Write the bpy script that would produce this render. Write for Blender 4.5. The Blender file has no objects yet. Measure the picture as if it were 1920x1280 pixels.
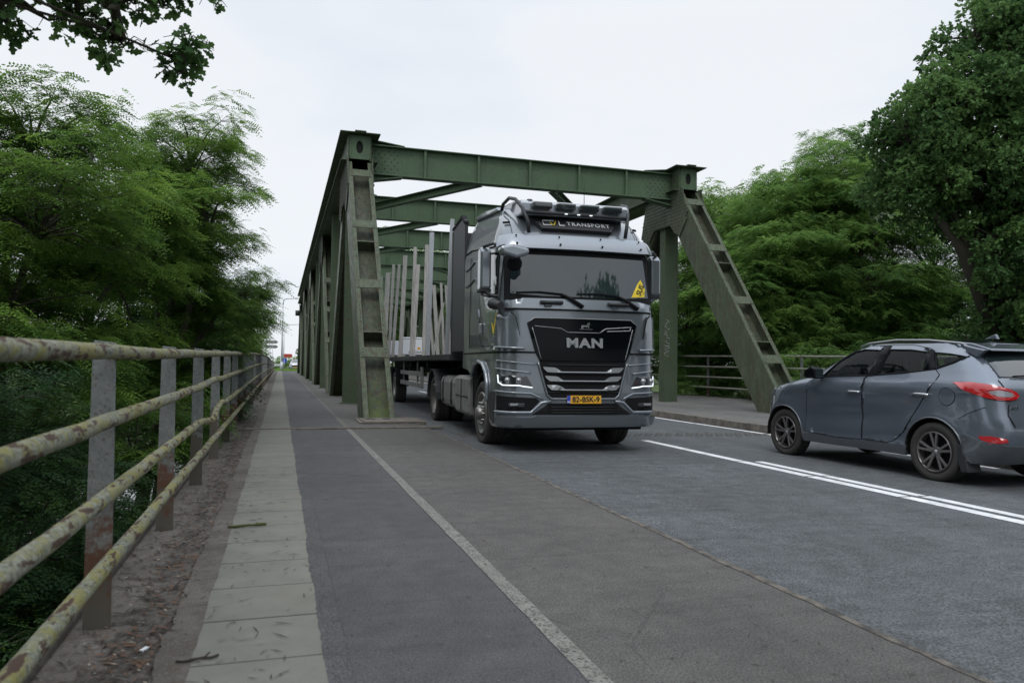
import bpy, bmesh, math, random
import numpy as np
from mathutils import Vector, Matrix
from mathutils.geometry import delaunay_2d_cdt
R_ = math.radians
S = bpy.context.scene
COL = S.collection

# ---------------------------------------------------------------- camera
cam_d = bpy.data.cameras.new('camera')
cam = bpy.data.objects.new('camera', cam_d)
COL.objects.link(cam)
cam_d.sensor_width = 36.0
cam_d.lens = 26.25
cam_d.clip_start = 0.05
cam_d.clip_end = 3000
cam_d.dof.use_dof = True
cam_d.dof.focus_distance = 12.0
cam_d.dof.aperture_fstop = 3.2
_up = Vector((0.0132, -0.9994, 0.0307)).normalized()        # world up, right and forward seen from the lens
_fw = Vector((-0.310, 0.0266, 1.0)).normalized()
_up = (_up - _fw * _up.dot(_fw)).normalized()
_rt = _fw.cross(_up)
# rows: world X, Y, Z in lens axes (right, down, forward)
M3 = Matrix(((_rt.x, -_rt.y, -_rt.z), (_fw.x, -_fw.y, -_fw.z), (_up.x, -_up.y, -_up.z)))
cam.matrix_world = Matrix.Translation((0, 0, 1.25)) @ M3.to_4x4()
S.camera = cam

# ---------------------------------------------------------------- sky and sun
SUN_EL, SUN_AZ = R_(52), R_(205)
w = bpy.data.worlds.new('World')
S.world = w
w.use_nodes = True
nt = w.node_tree
nt.nodes.clear()
out = nt.nodes.new('ShaderNodeOutputWorld')
bg = nt.nodes.new('ShaderNodeBackground')
bg.inputs['Strength'].default_value = 0.1
sky = nt.nodes.new('ShaderNodeTexSky')
sky.sky_type = 'NISHITA'
sky.sun_disc = False
sky.sun_elevation = SUN_EL
sky.sun_rotation = SUN_AZ
tc = nt.nodes.new('ShaderNodeTexCoord')
mp = nt.nodes.new('ShaderNodeMapping')
mp.inputs['Scale'].default_value = (1.0, 1.0, 2.6)
nt.links.new(tc.outputs['Generated'], mp.inputs['Vector'])
nz = nt.nodes.new('ShaderNodeTexNoise')
nz.inputs['Scale'].default_value = 1.6
nz.inputs['Detail'].default_value = 5
nz.inputs['Roughness'].default_value = 0.5
nt.links.new(mp.outputs['Vector'], nz.inputs['Vector'])
cr = nt.nodes.new('ShaderNodeValToRGB')
cr.color_ramp.elements[0].position = 0.38
cr.color_ramp.elements[0].color = (7.5, 8.3, 9.3, 1)
cr.color_ramp.elements[1].position = 0.60
cr.color_ramp.elements[1].color = (9.2, 9.5, 9.9, 1)
nt.links.new(nz.outputs['Fac'], cr.inputs['Fac'])
mx = nt.nodes.new('ShaderNodeMix')
mx.data_type = 'RGBA'
mx.inputs[0].default_value = 0.93
nt.links.new(sky.outputs['Color'], mx.inputs[6])
nt.links.new(cr.outputs['Color'], mx.inputs[7])
# an overcast sky is brighter overhead than near the horizon
sp = nt.nodes.new('ShaderNodeSeparateXYZ'); nt.links.new(tc.outputs['Generated'], sp.inputs[0])
mr = nt.nodes.new('ShaderNodeMapRange'); mr.interpolation_type = 'SMOOTHSTEP'
mr.inputs['From Min'].default_value = 0.40; mr.inputs['From Max'].default_value = 1.0
mr.inputs['To Min'].default_value = 1.0; mr.inputs['To Max'].default_value = 2.1
nt.links.new(sp.outputs[2], mr.inputs['Value'])
vm = nt.nodes.new('ShaderNodeVectorMath'); vm.operation = 'SCALE'
nt.links.new(mx.outputs[2], vm.inputs[0]); nt.links.new(mr.outputs[0], vm.inputs['Scale'])
nt.links.new(vm.outputs[0], bg.inputs['Color'])
nt.links.new(bg.outputs['Background'], out.inputs['Surface'])

sd = bpy.data.lights.new('sun', 'SUN')
sd.energy = 0.9
sd.angle = R_(22)
sd.color = (1.0, 0.97, 0.93)
sun = bpy.data.objects.new('sun', sd)
COL.objects.link(sun)
_d = Vector((math.sin(SUN_AZ) * math.cos(SUN_EL), math.cos(SUN_AZ) * math.cos(SUN_EL), math.sin(SUN_EL)))
sun.rotation_euler = _d.to_track_quat('Z', 'Y').to_euler()
sun.location = (0, 0, 60)

S.view_settings.view_transform = 'Standard'
S.view_settings.look = 'None'
S.view_settings.exposure = 0.0
S.view_settings.gamma = 1.0
S.render.engine = 'CYCLES'
S.cycles.max_bounces = 6
S.cycles.transparent_max_bounces = 12
S.cycles.use_denoising = True

# ---------------------------------------------------------------- helpers
def tag(o, label=None, cat=None, group=None, kind=None):
    if label: o['label'] = label
    if cat: o['category'] = cat
    if group: o['group'] = group
    if kind: o['kind'] = kind
    return o

def empty(name, loc=(0, 0, 0), rz=0.0, label=None, cat=None, group=None, rot=None):
    o = bpy.data.objects.new(name, None)
    COL.objects.link(o)
    o.empty_display_size = 0.2
    o.location = loc
    o.rotation_euler = rot if rot else (0, 0, rz)
    return tag(o, label, cat, group)

def link(name, me, mat=None, parent=None, smooth=False):
    o = bpy.data.objects.new(name, me)
    COL.objects.link(o)
    if mat: me.materials.append(mat)
    if parent: o.parent = parent
    if smooth:
        me.polygons.foreach_set('use_smooth', [True] * len(me.polygons))
    return o

def copy_tree(o, parent=None):
    c = o.copy(); COL.objects.link(c)
    if parent: c.parent = parent
    for ch in list(o.children):
        copy_tree(ch, c)
    return c

class MB:
    """collects shapes into one mesh"""
    def __init__(s): s.v = []; s.f = []; s.sm = []; s.rv = []
    def add(s, vs, fs, smooth=False):
        n = len(s.v)
        s.v += [tuple(p) for p in vs]
        s.f += [tuple(n + i for i in f) for f in fs]
        s.sm += [smooth] * len(fs)
        return s
    def box(s, c, d, rz=0.0, M=None):
        x, y, z = d[0] / 2, d[1] / 2, d[2] / 2
        vs = [Vector((a * x, b * y, e * z)) for e in (-1, 1) for a, b in ((-1, -1), (1, -1), (1, 1), (-1, 1))]
        m = M if M else Matrix.Rotation(rz, 3, 'Z')
        vs = [m @ p + Vector(c) for p in vs]
        return s.add(vs, [(0, 3, 2, 1), (4, 5, 6, 7), (0, 1, 5, 4), (1, 2, 6, 5), (2, 3, 7, 6), (3, 0, 4, 7)])
    def bx(s, x0, x1, y0, y1, z0, z1):
        return s.box(((x0 + x1) / 2, (y0 + y1) / 2, (z0 + z1) / 2), (abs(x1 - x0), abs(y1 - y0), abs(z1 - z0)))
    def bar(s, p, q, wd, ht, up=(0, 0, 1)):
        p = Vector(p); q = Vector(q); d = (q - p); L = d.length; d.normalize()
        u = Vector(up); a = d.cross(u)
        if a.length < 1e-4: a = d.cross(Vector((1, 0, 0)))
        a.normalize(); b = a.cross(d)
        M = Matrix((a, d, b)).transposed()
        return s.box((p + q) / 2, (wd, L, ht), M=M)
    def tube(s, pts, r, n=8, caps=True, smooth=True):
        pts = [Vector(p) for p in pts]
        rs = r if hasattr(r, '__len__') else [r] * len(pts)
        vs = []; prev = None
        for i, p in enumerate(pts):
            d = (pts[min(i + 1, len(pts) - 1)] - pts[max(i - 1, 0)]).normalized()
            if prev is None:
                a = d.cross(Vector((0, 0, 1)))
                if a.length < 1e-3: a = d.cross(Vector((1, 0, 0)))
            else:
                a = prev - d * prev.dot(d)
            a.normalize(); prev = a; b = d.cross(a)
            for k in range(n):
                t = 2 * math.pi * k / n
                vs.append(p + (a * math.cos(t) + b * math.sin(t)) * rs[i])
        fs = []
        for i in range(len(pts) - 1):
            for k in range(n):
                k2 = (k + 1) % n
                fs.append((i * n + k, i * n + k2, (i + 1) * n + k2, (i + 1) * n + k))
        s.add(vs, fs, smooth)
        if caps:
            m = len(s.v) - len(vs)
            s.f.append(tuple(m + k for k in reversed(range(n)))); s.sm.append(False)
            s.f.append(tuple(m + (len(pts) - 1) * n + k for k in range(n))); s.sm.append(False)
        return s
    def lathe(s, prof, c=(0, 0, 0), axis='X', n=32, smooth=True):
        """prof: (axial, radius)"""
        vs = []
        for (a, r) in prof:
            for k in range(n):
                t = 2 * math.pi * k / n
                u, v = r * math.cos(t), r * math.sin(t)
                p = {'X': (a, u, v), 'Y': (u, a, v), 'Z': (u, v, a)}[axis]
                vs.append((p[0] + c[0], p[1] + c[1], p[2] + c[2]))
        fs = []
        for i in range(len(prof) - 1):
            for k in range(n):
                k2 = (k + 1) % n
                fs.append((i * n + k, (i + 1) * n + k, (i + 1) * n + k2, i * n + k2))
        return s.add(vs, fs, smooth)
    def prism(s, poly, axis, a0, a1):
        """poly 2-D in the two other axes (in x,y,z order), extruded a0..a1"""
        def P(u, v, a):
            return {'X': (a, u, v), 'Y': (u, a, v), 'Z': (u, v, a)}[axis]
        n = len(poly)
        vs = [P(u, v, a0) for u, v in poly] + [P(u, v, a1) for u, v in poly]
        fs = [tuple(range(n)), tuple(range(2 * n - 1, n - 1, -1))]
        for i in range(n):
            j = (i + 1) % n
            fs.append((i, n + i, n + j, j))
        return s.add(vs, fs)
    def rivet(s, p, nrm, r=0.022, h=0.014):
        nrm = Vector(nrm).normalized(); p = Vector(p)
        a = nrm.orthogonal().normalized(); b = nrm.cross(a)
        vs = [p + (a * math.cos(t) + b * math.sin(t)) * r for t in (0, 1.047, 2.094, 3.1416, 4.189, 5.236)]
        vs += [p + nrm * h + (a * math.cos(t) + b * math.sin(t)) * r * .55 for t in (0, 1.047, 2.094, 3.1416, 4.189, 5.236)]
        fs = [(i, (i + 1) % 6, 6 + (i + 1) % 6, 6 + i) for i in range(6)] + [(6, 7, 8, 9, 10, 11)]
        s.rv += list(range(len(s.f), len(s.f) + len(fs)))
        return s.add(vs, fs, True)
    def build(s, name, mat=None, parent=None, bevel=0.0, M=None, fix=True):
        me = bpy.data.meshes.new(name)
        me.from_pydata([tuple(M @ Vector(p)) for p in s.v] if M else s.v, [], s.f)
        me.polygons.foreach_set('use_smooth', s.sm)
        me.update()
        if fix:
            b = bmesh.new(); b.from_mesh(me)
            bmesh.ops.recalc_face_normals(b, faces=b.faces)
            b.to_mesh(me); b.free()
        o = link(name, me, mat, parent)
        if s.rv:
            me.materials.append(globals()['M']['rivet'])
            for i in s.rv: me.polygons[i].material_index = 1
        if bevel:
            m = o.modifiers.new('bevel', 'BEVEL'); m.width = bevel; m.segments = 2
            m.limit_method = 'ANGLE'; m.angle_limit = R_(50)
        return o

def np_mesh(name, V, F, mat, parent=None, tint=None, smooth=False):
    """V (n,3), F (m,k) arrays"""
    me = bpy.data.meshes.new(name)
    k = F.shape[1]
    me.vertices.add(len(V)); me.vertices.foreach_set('co', V.astype(np.float32).ravel())
    me.loops.add(F.size); me.loops.foreach_set('vertex_index', F.astype(np.int32).ravel())
    me.polygons.add(len(F))
    me.polygons.foreach_set('loop_start', np.arange(0, F.size, k, dtype=np.int32))
    me.update(calc_edges=True)
    if tint is not None:
        at = me.attributes.new('tint', 'FLOAT', 'FACE')
        at.data.foreach_set('value', tint.astype(np.float32))
    return link(name, me, mat, parent, smooth)

def text_obj(name, body, size, mat, parent, M, depth=0.004, sx=1.0, bold=0.0, space=1.0):
    cu = bpy.data.curves.new('lettering', 'FONT')
    cu.body = body; cu.size = size; cu.extrude = depth; cu.offset = bold; cu.space_character = space
    cu.align_x = 'CENTER'; cu.align_y = 'CENTER'
    tmp = bpy.data.objects.new('lettering', cu)
    COL.objects.link(tmp)
    dg = bpy.context.evaluated_depsgraph_get()
    me = bpy.data.meshes.new_from_object(tmp.evaluated_get(dg))
    bpy.data.objects.remove(tmp); bpy.data.curves.remove(cu)
    me.transform(Matrix.Diagonal((sx, 1, 1, 1)))
    me.transform(M)
    me.materials.clear()
    return link(name, me, mat, parent)

# ---------------------------------------------------------------- materials
def mat(name, col=(.5, .5, .5), rough=.6, metal=0.0, spec=0.5, coat=0.0, **kw):
    m = bpy.data.materials.new(name); m.use_nodes = True
    b = m.node_tree.nodes['Principled BSDF']
    b.inputs['Base Color'].default_value = (*col, 1)
    b.inputs['Roughness'].default_value = rough
    b.inputs['Metallic'].default_value = metal
    b.inputs['Specular IOR Level'].default_value = spec
    b.inputs['Coat Weight'].default_value = coat
    b.inputs['Coat Roughness'].default_value = 0.04
    return m

class NT:
    """short hand for node building"""
    def __init__(s, m):
        s.m = m; s.t = m.node_tree; s.b = s.t.nodes['Principled BSDF']
        s.co = s.t.nodes.new('ShaderNodeTexCoord').outputs['Object']
    def n(s, ty, **kw):
        nd = s.t.nodes.new(ty)
        for k, v in kw.items(): setattr(nd, k, v)
        return nd
    def L(s, a, b): s.t.links.new(a, b)
    def mapping(s, scale, loc=(0, 0, 0)):
        mp = s.n('ShaderNodeMapping'); mp.inputs['Scale'].default_value = scale
        mp.inputs['Location'].default_value = loc
        s.L(s.co, mp.inputs['Vector']); return mp.outputs['Vector']
    def noise(s, scale, detail=4, rough=.6, vec=None, dist=0.0):
        nd = s.n('ShaderNodeTexNoise'); nd.inputs['Scale'].default_value = scale
        nd.inputs['Detail'].default_value = detail; nd.inputs['Roughness'].default_value = rough
        nd.inputs['Distortion'].default_value = dist
        s.L(vec if vec else s.co, nd.inputs['Vector']); return nd.outputs['Fac']
    def voro(s, scale, feat='F1', vec=None, out='Distance'):
        nd = s.n('ShaderNodeTexVoronoi'); nd.feature = feat; nd.inputs['Scale'].default_value = scale
        s.L(vec if vec else s.co, nd.inputs['Vector']); return nd.outputs[out]
    def ramp(s, fac, stops):
        nd = s.n('ShaderNodeValToRGB'); e = nd.color_ramp.elements
        while len(e) < len(stops): e.new(0.5)
        for el, (p, c) in zip(e, stops):
            el.position = p; el.color = (*c, 1) if hasattr(c, '__len__') else (c, c, c, 1)
        s.L(fac, nd.inputs['Fac']); return nd.outputs['Color']
    def mix(s, fac, a, b, mode='MIX'):
        nd = s.n('ShaderNodeMix'); nd.data_type = 'RGBA'; nd.blend_type = mode
        for i, x in ((0, fac), (6, a), (7, b)):
            if hasattr(x, 'is_linked') or hasattr(x, 'links'): s.L(x, nd.inputs[i])
            else: nd.inputs[i].default_value = ((*x, 1) if len(x) == 3 else x) if hasattr(x, '__len__') else x
        return nd.outputs[2]
    def math(s, op, a, b=0.0, clamp=False):
        nd = s.n('ShaderNodeMath'); nd.operation = op; nd.use_clamp = clamp
        for i, x in ((0, a), (1, b)):
            if hasattr(x, 'links'): s.L(x, nd.inputs[i])
            else: nd.inputs[i].default_value = x
        return nd.outputs[0]
    def sep(s, vec=None):
        nd = s.n('ShaderNodeSeparateXYZ'); s.L(vec if vec else s.co, nd.inputs[0]); return nd.outputs
    def bump(s, h, strength=.3, dist=.01):
        nd = s.n('ShaderNodeBump'); nd.inputs['Strength'].default_value = strength
        nd.inputs['Distance'].default_value = dist
        s.L(h, nd.inputs['Height']); s.L(nd.outputs['Normal'], s.b.inputs['Normal'])
    def color(s, c): s.L(c, s.b.inputs['Base Color'])
    def rough(s, c): s.L(c, s.b.inputs['Roughness'])

def asphalt(name, c0, c1, grain=220, speck=.5, bump=.5, patch=(.8, 1.15), crack=.35):
    m = mat(name, c0, .85, spec=.2); t = NT(m)
    big = t.noise(.55, 5, .6)
    mid = t.noise(6, 4, .6)
    fine = t.voro(grain)
    base = t.mix(t.ramp(mid, [(.35, 0), (.65, 1)]), c0, c1)
    base = t.mix(1.0, base, t.ramp(big, [(.3, patch[0]), (.7, patch[1])]), 'MULTIPLY')
    lat = t.noise(1.0, 5, .65, vec=t.mapping((.45, 5.0, 1)))
    base = t.mix(1.0, base, t.ramp(lat, [(.30, .80), (.45, 1.0), (.72, 1.10)]), 'MULTIPLY')
    lane = t.noise(1.0, 2, .5, vec=t.mapping((1.15, .025, 1)))
    base = t.mix(1.0, base, t.ramp(lane, [(.35, .92), (.65, 1.08)]), 'MULTIPLY')
    ck = t.voro(.55, 'DISTANCE_TO_EDGE', vec=t.mapping((1.3, .8, 1)))
    ckm = t.math('ADD', ck, t.math('MULTIPLY', t.math('SUBTRACT', t.noise(5, 4, .7), .5), .05))
    gate = t.ramp(t.noise(.33, 3), [(.50, 0), (.58, 1)])
    ckf = t.math('MULTIPLY', t.ramp(ckm, [(.0, 1), (.006, 0)]), gate)
    base = t.mix(t.math('MULTIPLY', ckf, crack), base, (.025, .024, .023))
    sp = t.ramp(t.noise(grain * .8, 2, .7), [(.35, 1 - speck), (.5, 1.0), (.72, 1 + speck * 1.3)])
    base = t.mix(1.0, base, sp, 'MULTIPLY')
    t.color(base)
    t.bump(fine, bump, .006)
    t.rough(t.ramp(big, [(.3, .62), (.7, .9)]))
    return m

M = {}
M['road'] = asphalt('road_asphalt', (.080, .086, .091), (.106, .113, .119), 95, .55, .8, crack=.0)
M['path'] = asphalt('path_asphalt', (.070, .070, .073), (.087, .086, .089), 120, .42, .5, (.72, 1.2))
M['side'] = asphalt('side_asphalt', (.085, .081, .077), (.104, .099, .094), 120, .45, .5, (.8, 1.15))
M['pavement'] = asphalt('pavement_asphalt', (.110, .107, .103), (.140, .137, .130), 90, .3, .4)

def m_worn_paint(name, col, wear, scale=30, under=None):
    """paint with holes worn through to the asphalt (real holes: transparent)"""
    m = mat(name, col, .7); t = NT(m)
    fac = t.noise(scale, 6, .75)
    t.color(t.mix(1.0, col, t.ramp(t.noise(8, 4, .6), [(.3, .72), (.7, 1.08)]), 'MULTIPLY'))
    t.L(t.ramp(fac, [(wear, 0), (wear + .05, 1)]), t.b.inputs['Alpha'])
    return m
M['line_worn'] = m_worn_paint('worn_line_paint', (.205, .200, .180), .42, 70)
M['line_faint'] = m_worn_paint('faint_line_paint', (.185, .175, .155), .47, 40)
M['line'] = m_worn_paint('road_line_paint', (.72, .73, .74), .27, 60)

m = mat('tile_concrete', (.25, .255, .235), .85); t = NT(m); M['tile'] = m
c = t.mix(t.ramp(t.noise(3.0, 5, .65), [(.3, 0), (.7, 1)]), (.120, .119, .102), (.165, .163, .141))
c = t.mix(1.0, c, t.ramp(t.noise(170, 3, .7), [(.3, .84), (.6, 1.08)]), 'MULTIPLY')
sz = t.sep()
stain = t.noise(1.1, 6, .7, dist=.6)
c = t.mix(t.ramp(stain, [(.53, 0), (.68, .5)]), c, (.14, .125, .10))
t.color(c); t.bump(t.noise(120, 3), .25, .004)

m = mat('gutter_dirt', (.12, .11, .10), .95); t = NT(m); M['gutter'] = m
c = t.mix(t.ramp(t.noise(2.2, 6, .65, dist=.5), [(.35, 0), (.65, 1)]), (.062, .056, .050), (.130, .118, .106))
c = t.mix(t.ramp(t.noise(14, 5, .7), [(.48, 0), (.62, .75)]), c, (.075, .060, .045))
c = t.mix(t.ramp(t.noise(90, 3, .7), [(.55, 0), (.7, .6)]), c, (.26, .23, .19))
t.color(c); t.bump(t.noise(40, 6, .7), .8, .012)

m = mat('kerb_stone', (.2, .19, .17), .9); t = NT(m); M['kerb'] = m
c = t.mix(t.ramp(t.noise(5, 6, .7), [(.35, 0), (.65, 1)]), (.075, .065, .055), (.185, .165, .140))
t.color(c); t.bump(t.noise(30, 6), .7, .02)

m = mat('joint_sand', (.2, .18, .15), .95); t = NT(m); M['joint'] = m
c = t.mix(t.ramp(t.noise(7, 6, .75), [(.42, 0), (.58, 1)]), (.050, .047, .043), (.150, .132, .110))
t.color(c); t.bump(t.noise(50, 5), .8, .01)

m = mat('soil', (.07, .06, .04), .95); t = NT(m); M['soil'] = m
c = t.mix(t.ramp(t.noise(.5, 5), [(.35, 0), (.6, 1)]), (.035, .030, .018), (.055, .085, .022))
c = t.mix(t.ramp(t.noise(3, 5), [(.4, 0), (.65, .8)]), c, (.05, .10, .025))
t.color(c); t.bump(t.noise(4, 6), .8, .1)

m = mat('water', (.02, .028, .018), .06, spec=.6); t = NT(m); M['water'] = m
t.bump(t.noise(2.5, 3), .12, .05)

def m_steel(name, ca, cb, grime, lo, hi, rust=.0, moss=False, scale=1.6):
    m = mat(name, ca, .55, spec=.25); t = NT(m)
    c = t.mix(t.ramp(t.noise(scale, 5, .6), [(.3, 0), (.7, 1)]), ca, cb)
    streak = t.noise(2.2, 5, .7, vec=t.mapping((5, 5, .7)))
    c = t.mix(t.ramp(streak, [(lo, 0), (hi, .85)]), c, grime)
    c = t.mix(t.ramp(t.noise(28, 5, .75), [(.52, 0), (.68, .75)]), c, tuple(x * .45 for x in grime))
    if rust:
        c = t.mix(t.ramp(t.noise(9, 6, .75), [(.60 - rust * .1, 0), (.66 - rust * .1, .9)]), c, (.085, .040, .022))
    if moss:
        z = t.sep()[2]
        g = t.math('ADD', t.math('MULTIPLY', z, -.55), t.math('ADD', t.math('MULTIPLY', t.noise(6, 5, .7), 1.4), -.05))
        c = t.mix(t.ramp(g, [(.30, 0), (.75, .95)]), c, (.080, .115, .018))
    t.color(c); t.bump(t.noise(45, 4), .25, .004)
    t.rough(t.ramp(t.noise(5, 4), [(.3, .42), (.7, .75)]))
    return m
M['green'] = m_steel('green_painted_steel', (.078, .118, .072), (.088, .142, .080), (.07, .085, .06), .56, .80)
M['post_green'] = m_steel('weathered_green_steel', (.050, .082, .044), (.068, .098, .056), (.085, .082, .062), .45, .78, .3)
M['dirty'] = m_steel('dirty_green_steel', (.074, .106, .062), (.104, .128, .082), (.060, .056, .040), .40, .64, .2)
M['web'] = m_steel('mossy_web_steel', (.062, .088, .052), (.092, .100, .070), (.034, .032, .024), .42, .68, .4, moss=True)
M['dark'] = m_steel('dark_green_steel', (.045, .060, .045), (.06, .072, .055), (.04, .04, .032), .45, .75)
M['rivet'] = mat('rivet_grime', (.040, .042, .034), .7)
M['void_shade'] = mat('shade_black', (.008, .009, .008), .9)  # near-black colour standing in for the shade inside openings

m = mat('lichen_pipe', (.3, .3, .2), .85); t = NT(m); M['pipe'] = m
c = t.mix(t.ramp(t.noise(48, 5, .7), [(.38, 0), (.60, 1)]), (.085, .095, .065), (.26, .265, .215))
c = t.mix(t.ramp(t.math('ADD', t.noise(16, 6, .75), t.math('MULTIPLY', t.math('SUBTRACT', t.noise(3.5, 3), .5), .5)), [(.44, 0), (.58, .85)]), c, (.200, .185, .045))
c = t.mix(t.ramp(t.noise(7.5, 5, .65, vec=t.mapping((2.6, .75, 2.6))), [(.545, 0), (.575, 1)]), c, (.058, .030, .019))
t.color(c); t.bump(t.noise(60, 5), .6, .006)
def m_post(name, lo):
    m = mat(name, (.3, .31, .31), .7); t = NT(m)
    c = t.mix(t.ramp(t.noise(20, 5, .7), [(.4, 0), (.7, 1)]), (.15, .165, .17), (.215, .225, .225))
    c = t.mix(t.ramp(t.noise(60, 4, .7), [(.54, 0), (.66, .8)]), c, (.085, .060, .042))
    z = t.sep()[2]
    g = t.math('ADD', t.math('MULTIPLY', z, -1.5), t.math('MULTIPLY', t.noise(9, 6, .75), 1.7))
    c = t.mix(t.ramp(g, [(lo + .10, 0), (lo + .45, 1)]), c, (.100, .048, .030))
    c = t.mix(t.ramp(g, [(lo + .62, 0), (lo + .85, .9)]), c, (.085, .080, .065))
    t.color(c); t.bump(t.noise(50, 4), .3, .004)
    return m
M['post'] = m_post('grey_painted_post', -.22)
M['post_rust'] = m_post('rusty_post', -1.25)

def m_leaf(name, ca, cb, trans=.35, sat=1.0):
    m = bpy.data.materials.new(name); m.use_nodes = True
    t = m.node_tree; b = t.nodes['Principled BSDF']; o = t.nodes['Material Output']
    at = t.nodes.new('ShaderNodeAttribute'); at.attribute_name = 'tint'
    r = t.nodes.new('ShaderNodeValToRGB')
    r.color_ramp.elements[0].color = (*ca, 1); r.color_ramp.elements[1].color = (*cb, 1)
    t.links.new(at.outputs['Fac'], r.inputs['Fac'])
    t.links.new(r.outputs['Color'], b.inputs['Base Color'])
    b.inputs['Roughness'].default_value = .55
    b.inputs['Specular IOR Level'].default_value = .14
    tr = t.nodes.new('ShaderNodeBsdfTranslucent')
    hs = t.nodes.new('ShaderNodeHueSaturation'); hs.inputs['Value'].default_value = 1.6; hs.inputs['Hue'].default_value = .49
    t.links.new(r.outputs['Color'], hs.inputs['Color']); t.links.new(hs.outputs['Color'], tr.inputs['Color'])
    mx = t.nodes.new('ShaderNodeMixShader'); mx.inputs[0].default_value = trans
    t.links.new(b.outputs[0], mx.inputs[1]); t.links.new(tr.outputs[0], mx.inputs[2])
    t.links.new(mx.outputs[0], o.inputs['Surface'])
    return m
M['robinia'] = m_leaf('robinia_leaf', (.056, .122, .028), (.170, .290, .055))
M['robinia_light'] = m_leaf('pale_robinia_leaf', (.088, .180, .050), (.205, .340, .088))
M['oak'] = m_leaf('oak_leaf', (.052, .112, .040), (.125, .225, .072), .32)
M['shrub'] = m_leaf('shrub_leaf', (.038, .088, .025), (.095, .175, .040))
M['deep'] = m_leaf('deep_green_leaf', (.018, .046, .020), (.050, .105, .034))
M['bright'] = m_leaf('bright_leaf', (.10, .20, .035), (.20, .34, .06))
m = mat('bark', (.06, .05, .04), .95); t = NT(m); M['bark'] = m
t.color(t.mix(t.noise(8, 5, .7, vec=t.mapping((6, 6, 1))), (.035, .030, .022), (.10, .088, .070)))
t.bump(t.noise(12, 5, vec=t.mapping((6, 6, 1))), .8, .03)

def m_carpaint(name, ca, rough=.32, metal=.55, dirt=.25, dirtcol=(.16, .15, .135)):
    m = mat(name, ca, rough, metal, .5, coat=1.0); t = NT(m); t.b.inputs['Coat Roughness'].default_value = .02
    z = t.sep()[2]
    g = t.math('ADD', t.math('MULTIPLY', z, -1.0), t.math('MULTIPLY', t.noise(2.5, 4, .6), .8))
    c = t.mix(t.ramp(g, [(-.5, 0), (.35, dirt)]), ca, dirtcol)
    t.color(c)
    t.rough(t.ramp(g, [(0, rough), (.5, rough + .2)]))
    return m
M['car'] = m_carpaint('blue_grey_car_paint', (.160, .186, .226), .26, .60, .20, (.10, .10, .105))
M['car_trim'] = m_carpaint('lower_car_paint', (.120, .132, .148), .38, .5, .4, (.09, .09, .095))
M['truck'] = m_carpaint('grey_truck_paint', (.165, .185, .205), .28, .55, .40, (.16, .155, .145))
M['truck_light'] = m_carpaint('light_grey_truck_paint', (.23, .255, .285), .28, .5, .3, (.18, .175, .165))
M['silver'] = m_carpaint('silver_car_paint', (.45, .47, .50), .3, .5, .2)
M['black'] = mat('black_gloss', (.003, .004, .005), .14, spec=.14)
M['grey_black'] = mat('dark_plastic', (.022, .024, .027), .5)
M['matt_black'] = mat('matt_black', (.008, .008, .009), .8, spec=.2)
M['rubber'] = mat('tyre_rubber', (.028, .026, .025), .8)
t = NT(M['rubber']); t.color(t.mix(t.noise(14, 4), (.020, .019, .018), (.050, .045, .040))); t.bump(t.noise(90, 3), .4, .004)
M['chrome'] = mat('chrome', (.6, .61, .62), .15, 1.0)
M['steel_rim'] = mat('truck_rim', (.26, .25, .24), .42, .8)
M['alloy'] = mat('dark_alloy_rim', (.20, .185, .185), .32, .7)
M['glass'] = mat('dark_glass', (.018, .028, .032), .03, spec=.9, coat=.5)
M['silver_part'] = mat('silver_plastic', (.34, .35, .36), .35, .6)
M['tank'] = mat('grey_tank_panel', (.24, .245, .25), .5, .2)
t = NT(M['tank']); t.color(t.mix(t.ramp(t.noise(5, 6, .7), [(.35, 0), (.7, 1)]), (.25, .25, .25), (.13, .125, .115)))
M['white'] = mat('white_lettering', (.72, .74, .76), .5)
M['offwhite'] = mat('off_white', (.55, .56, .57), .5)
M['faint'] = mat('faint_lettering', (.16, .175, .20), .5)
M['yellow'] = mat('yellow_lettering', (.70, .52, .02), .5)
M['orange'] = mat('orange_yellow_plate', (.78, .40, .02), .45)
M['ink'] = mat('black_ink', (.01, .01, .012), .5)
M['blue'] = mat('blue_strip', (.02, .06, .40), .5)
M['red_lens'] = mat('red_lens', (.34, .008, .010), .12, spec=.7, coat=.8)
M['red_lens'].node_tree.nodes['Principled BSDF'].inputs['Emission Color'].default_value = (1, .02, .02, 1)
M['red_lens'].node_tree.nodes['Principled BSDF'].inputs['Emission Strength'].default_value = .07
M['clear_lens'] = mat('clear_lens', (.26, .26, .28), .12, spec=.8, coat=.6)
M['lamp_dark'] = mat('lamp_housing', (.02, .022, .025), .15, coat=.7)
m = mat('running_light', (.9, .95, 1), .3); M['drl'] = m
m.node_tree.nodes['Principled BSDF'].inputs['Emission Color'].default_value = (.85, .93, 1, 1)
m.node_tree.nodes['Principled BSDF'].inputs['Emission Strength'].default_value = .8
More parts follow.
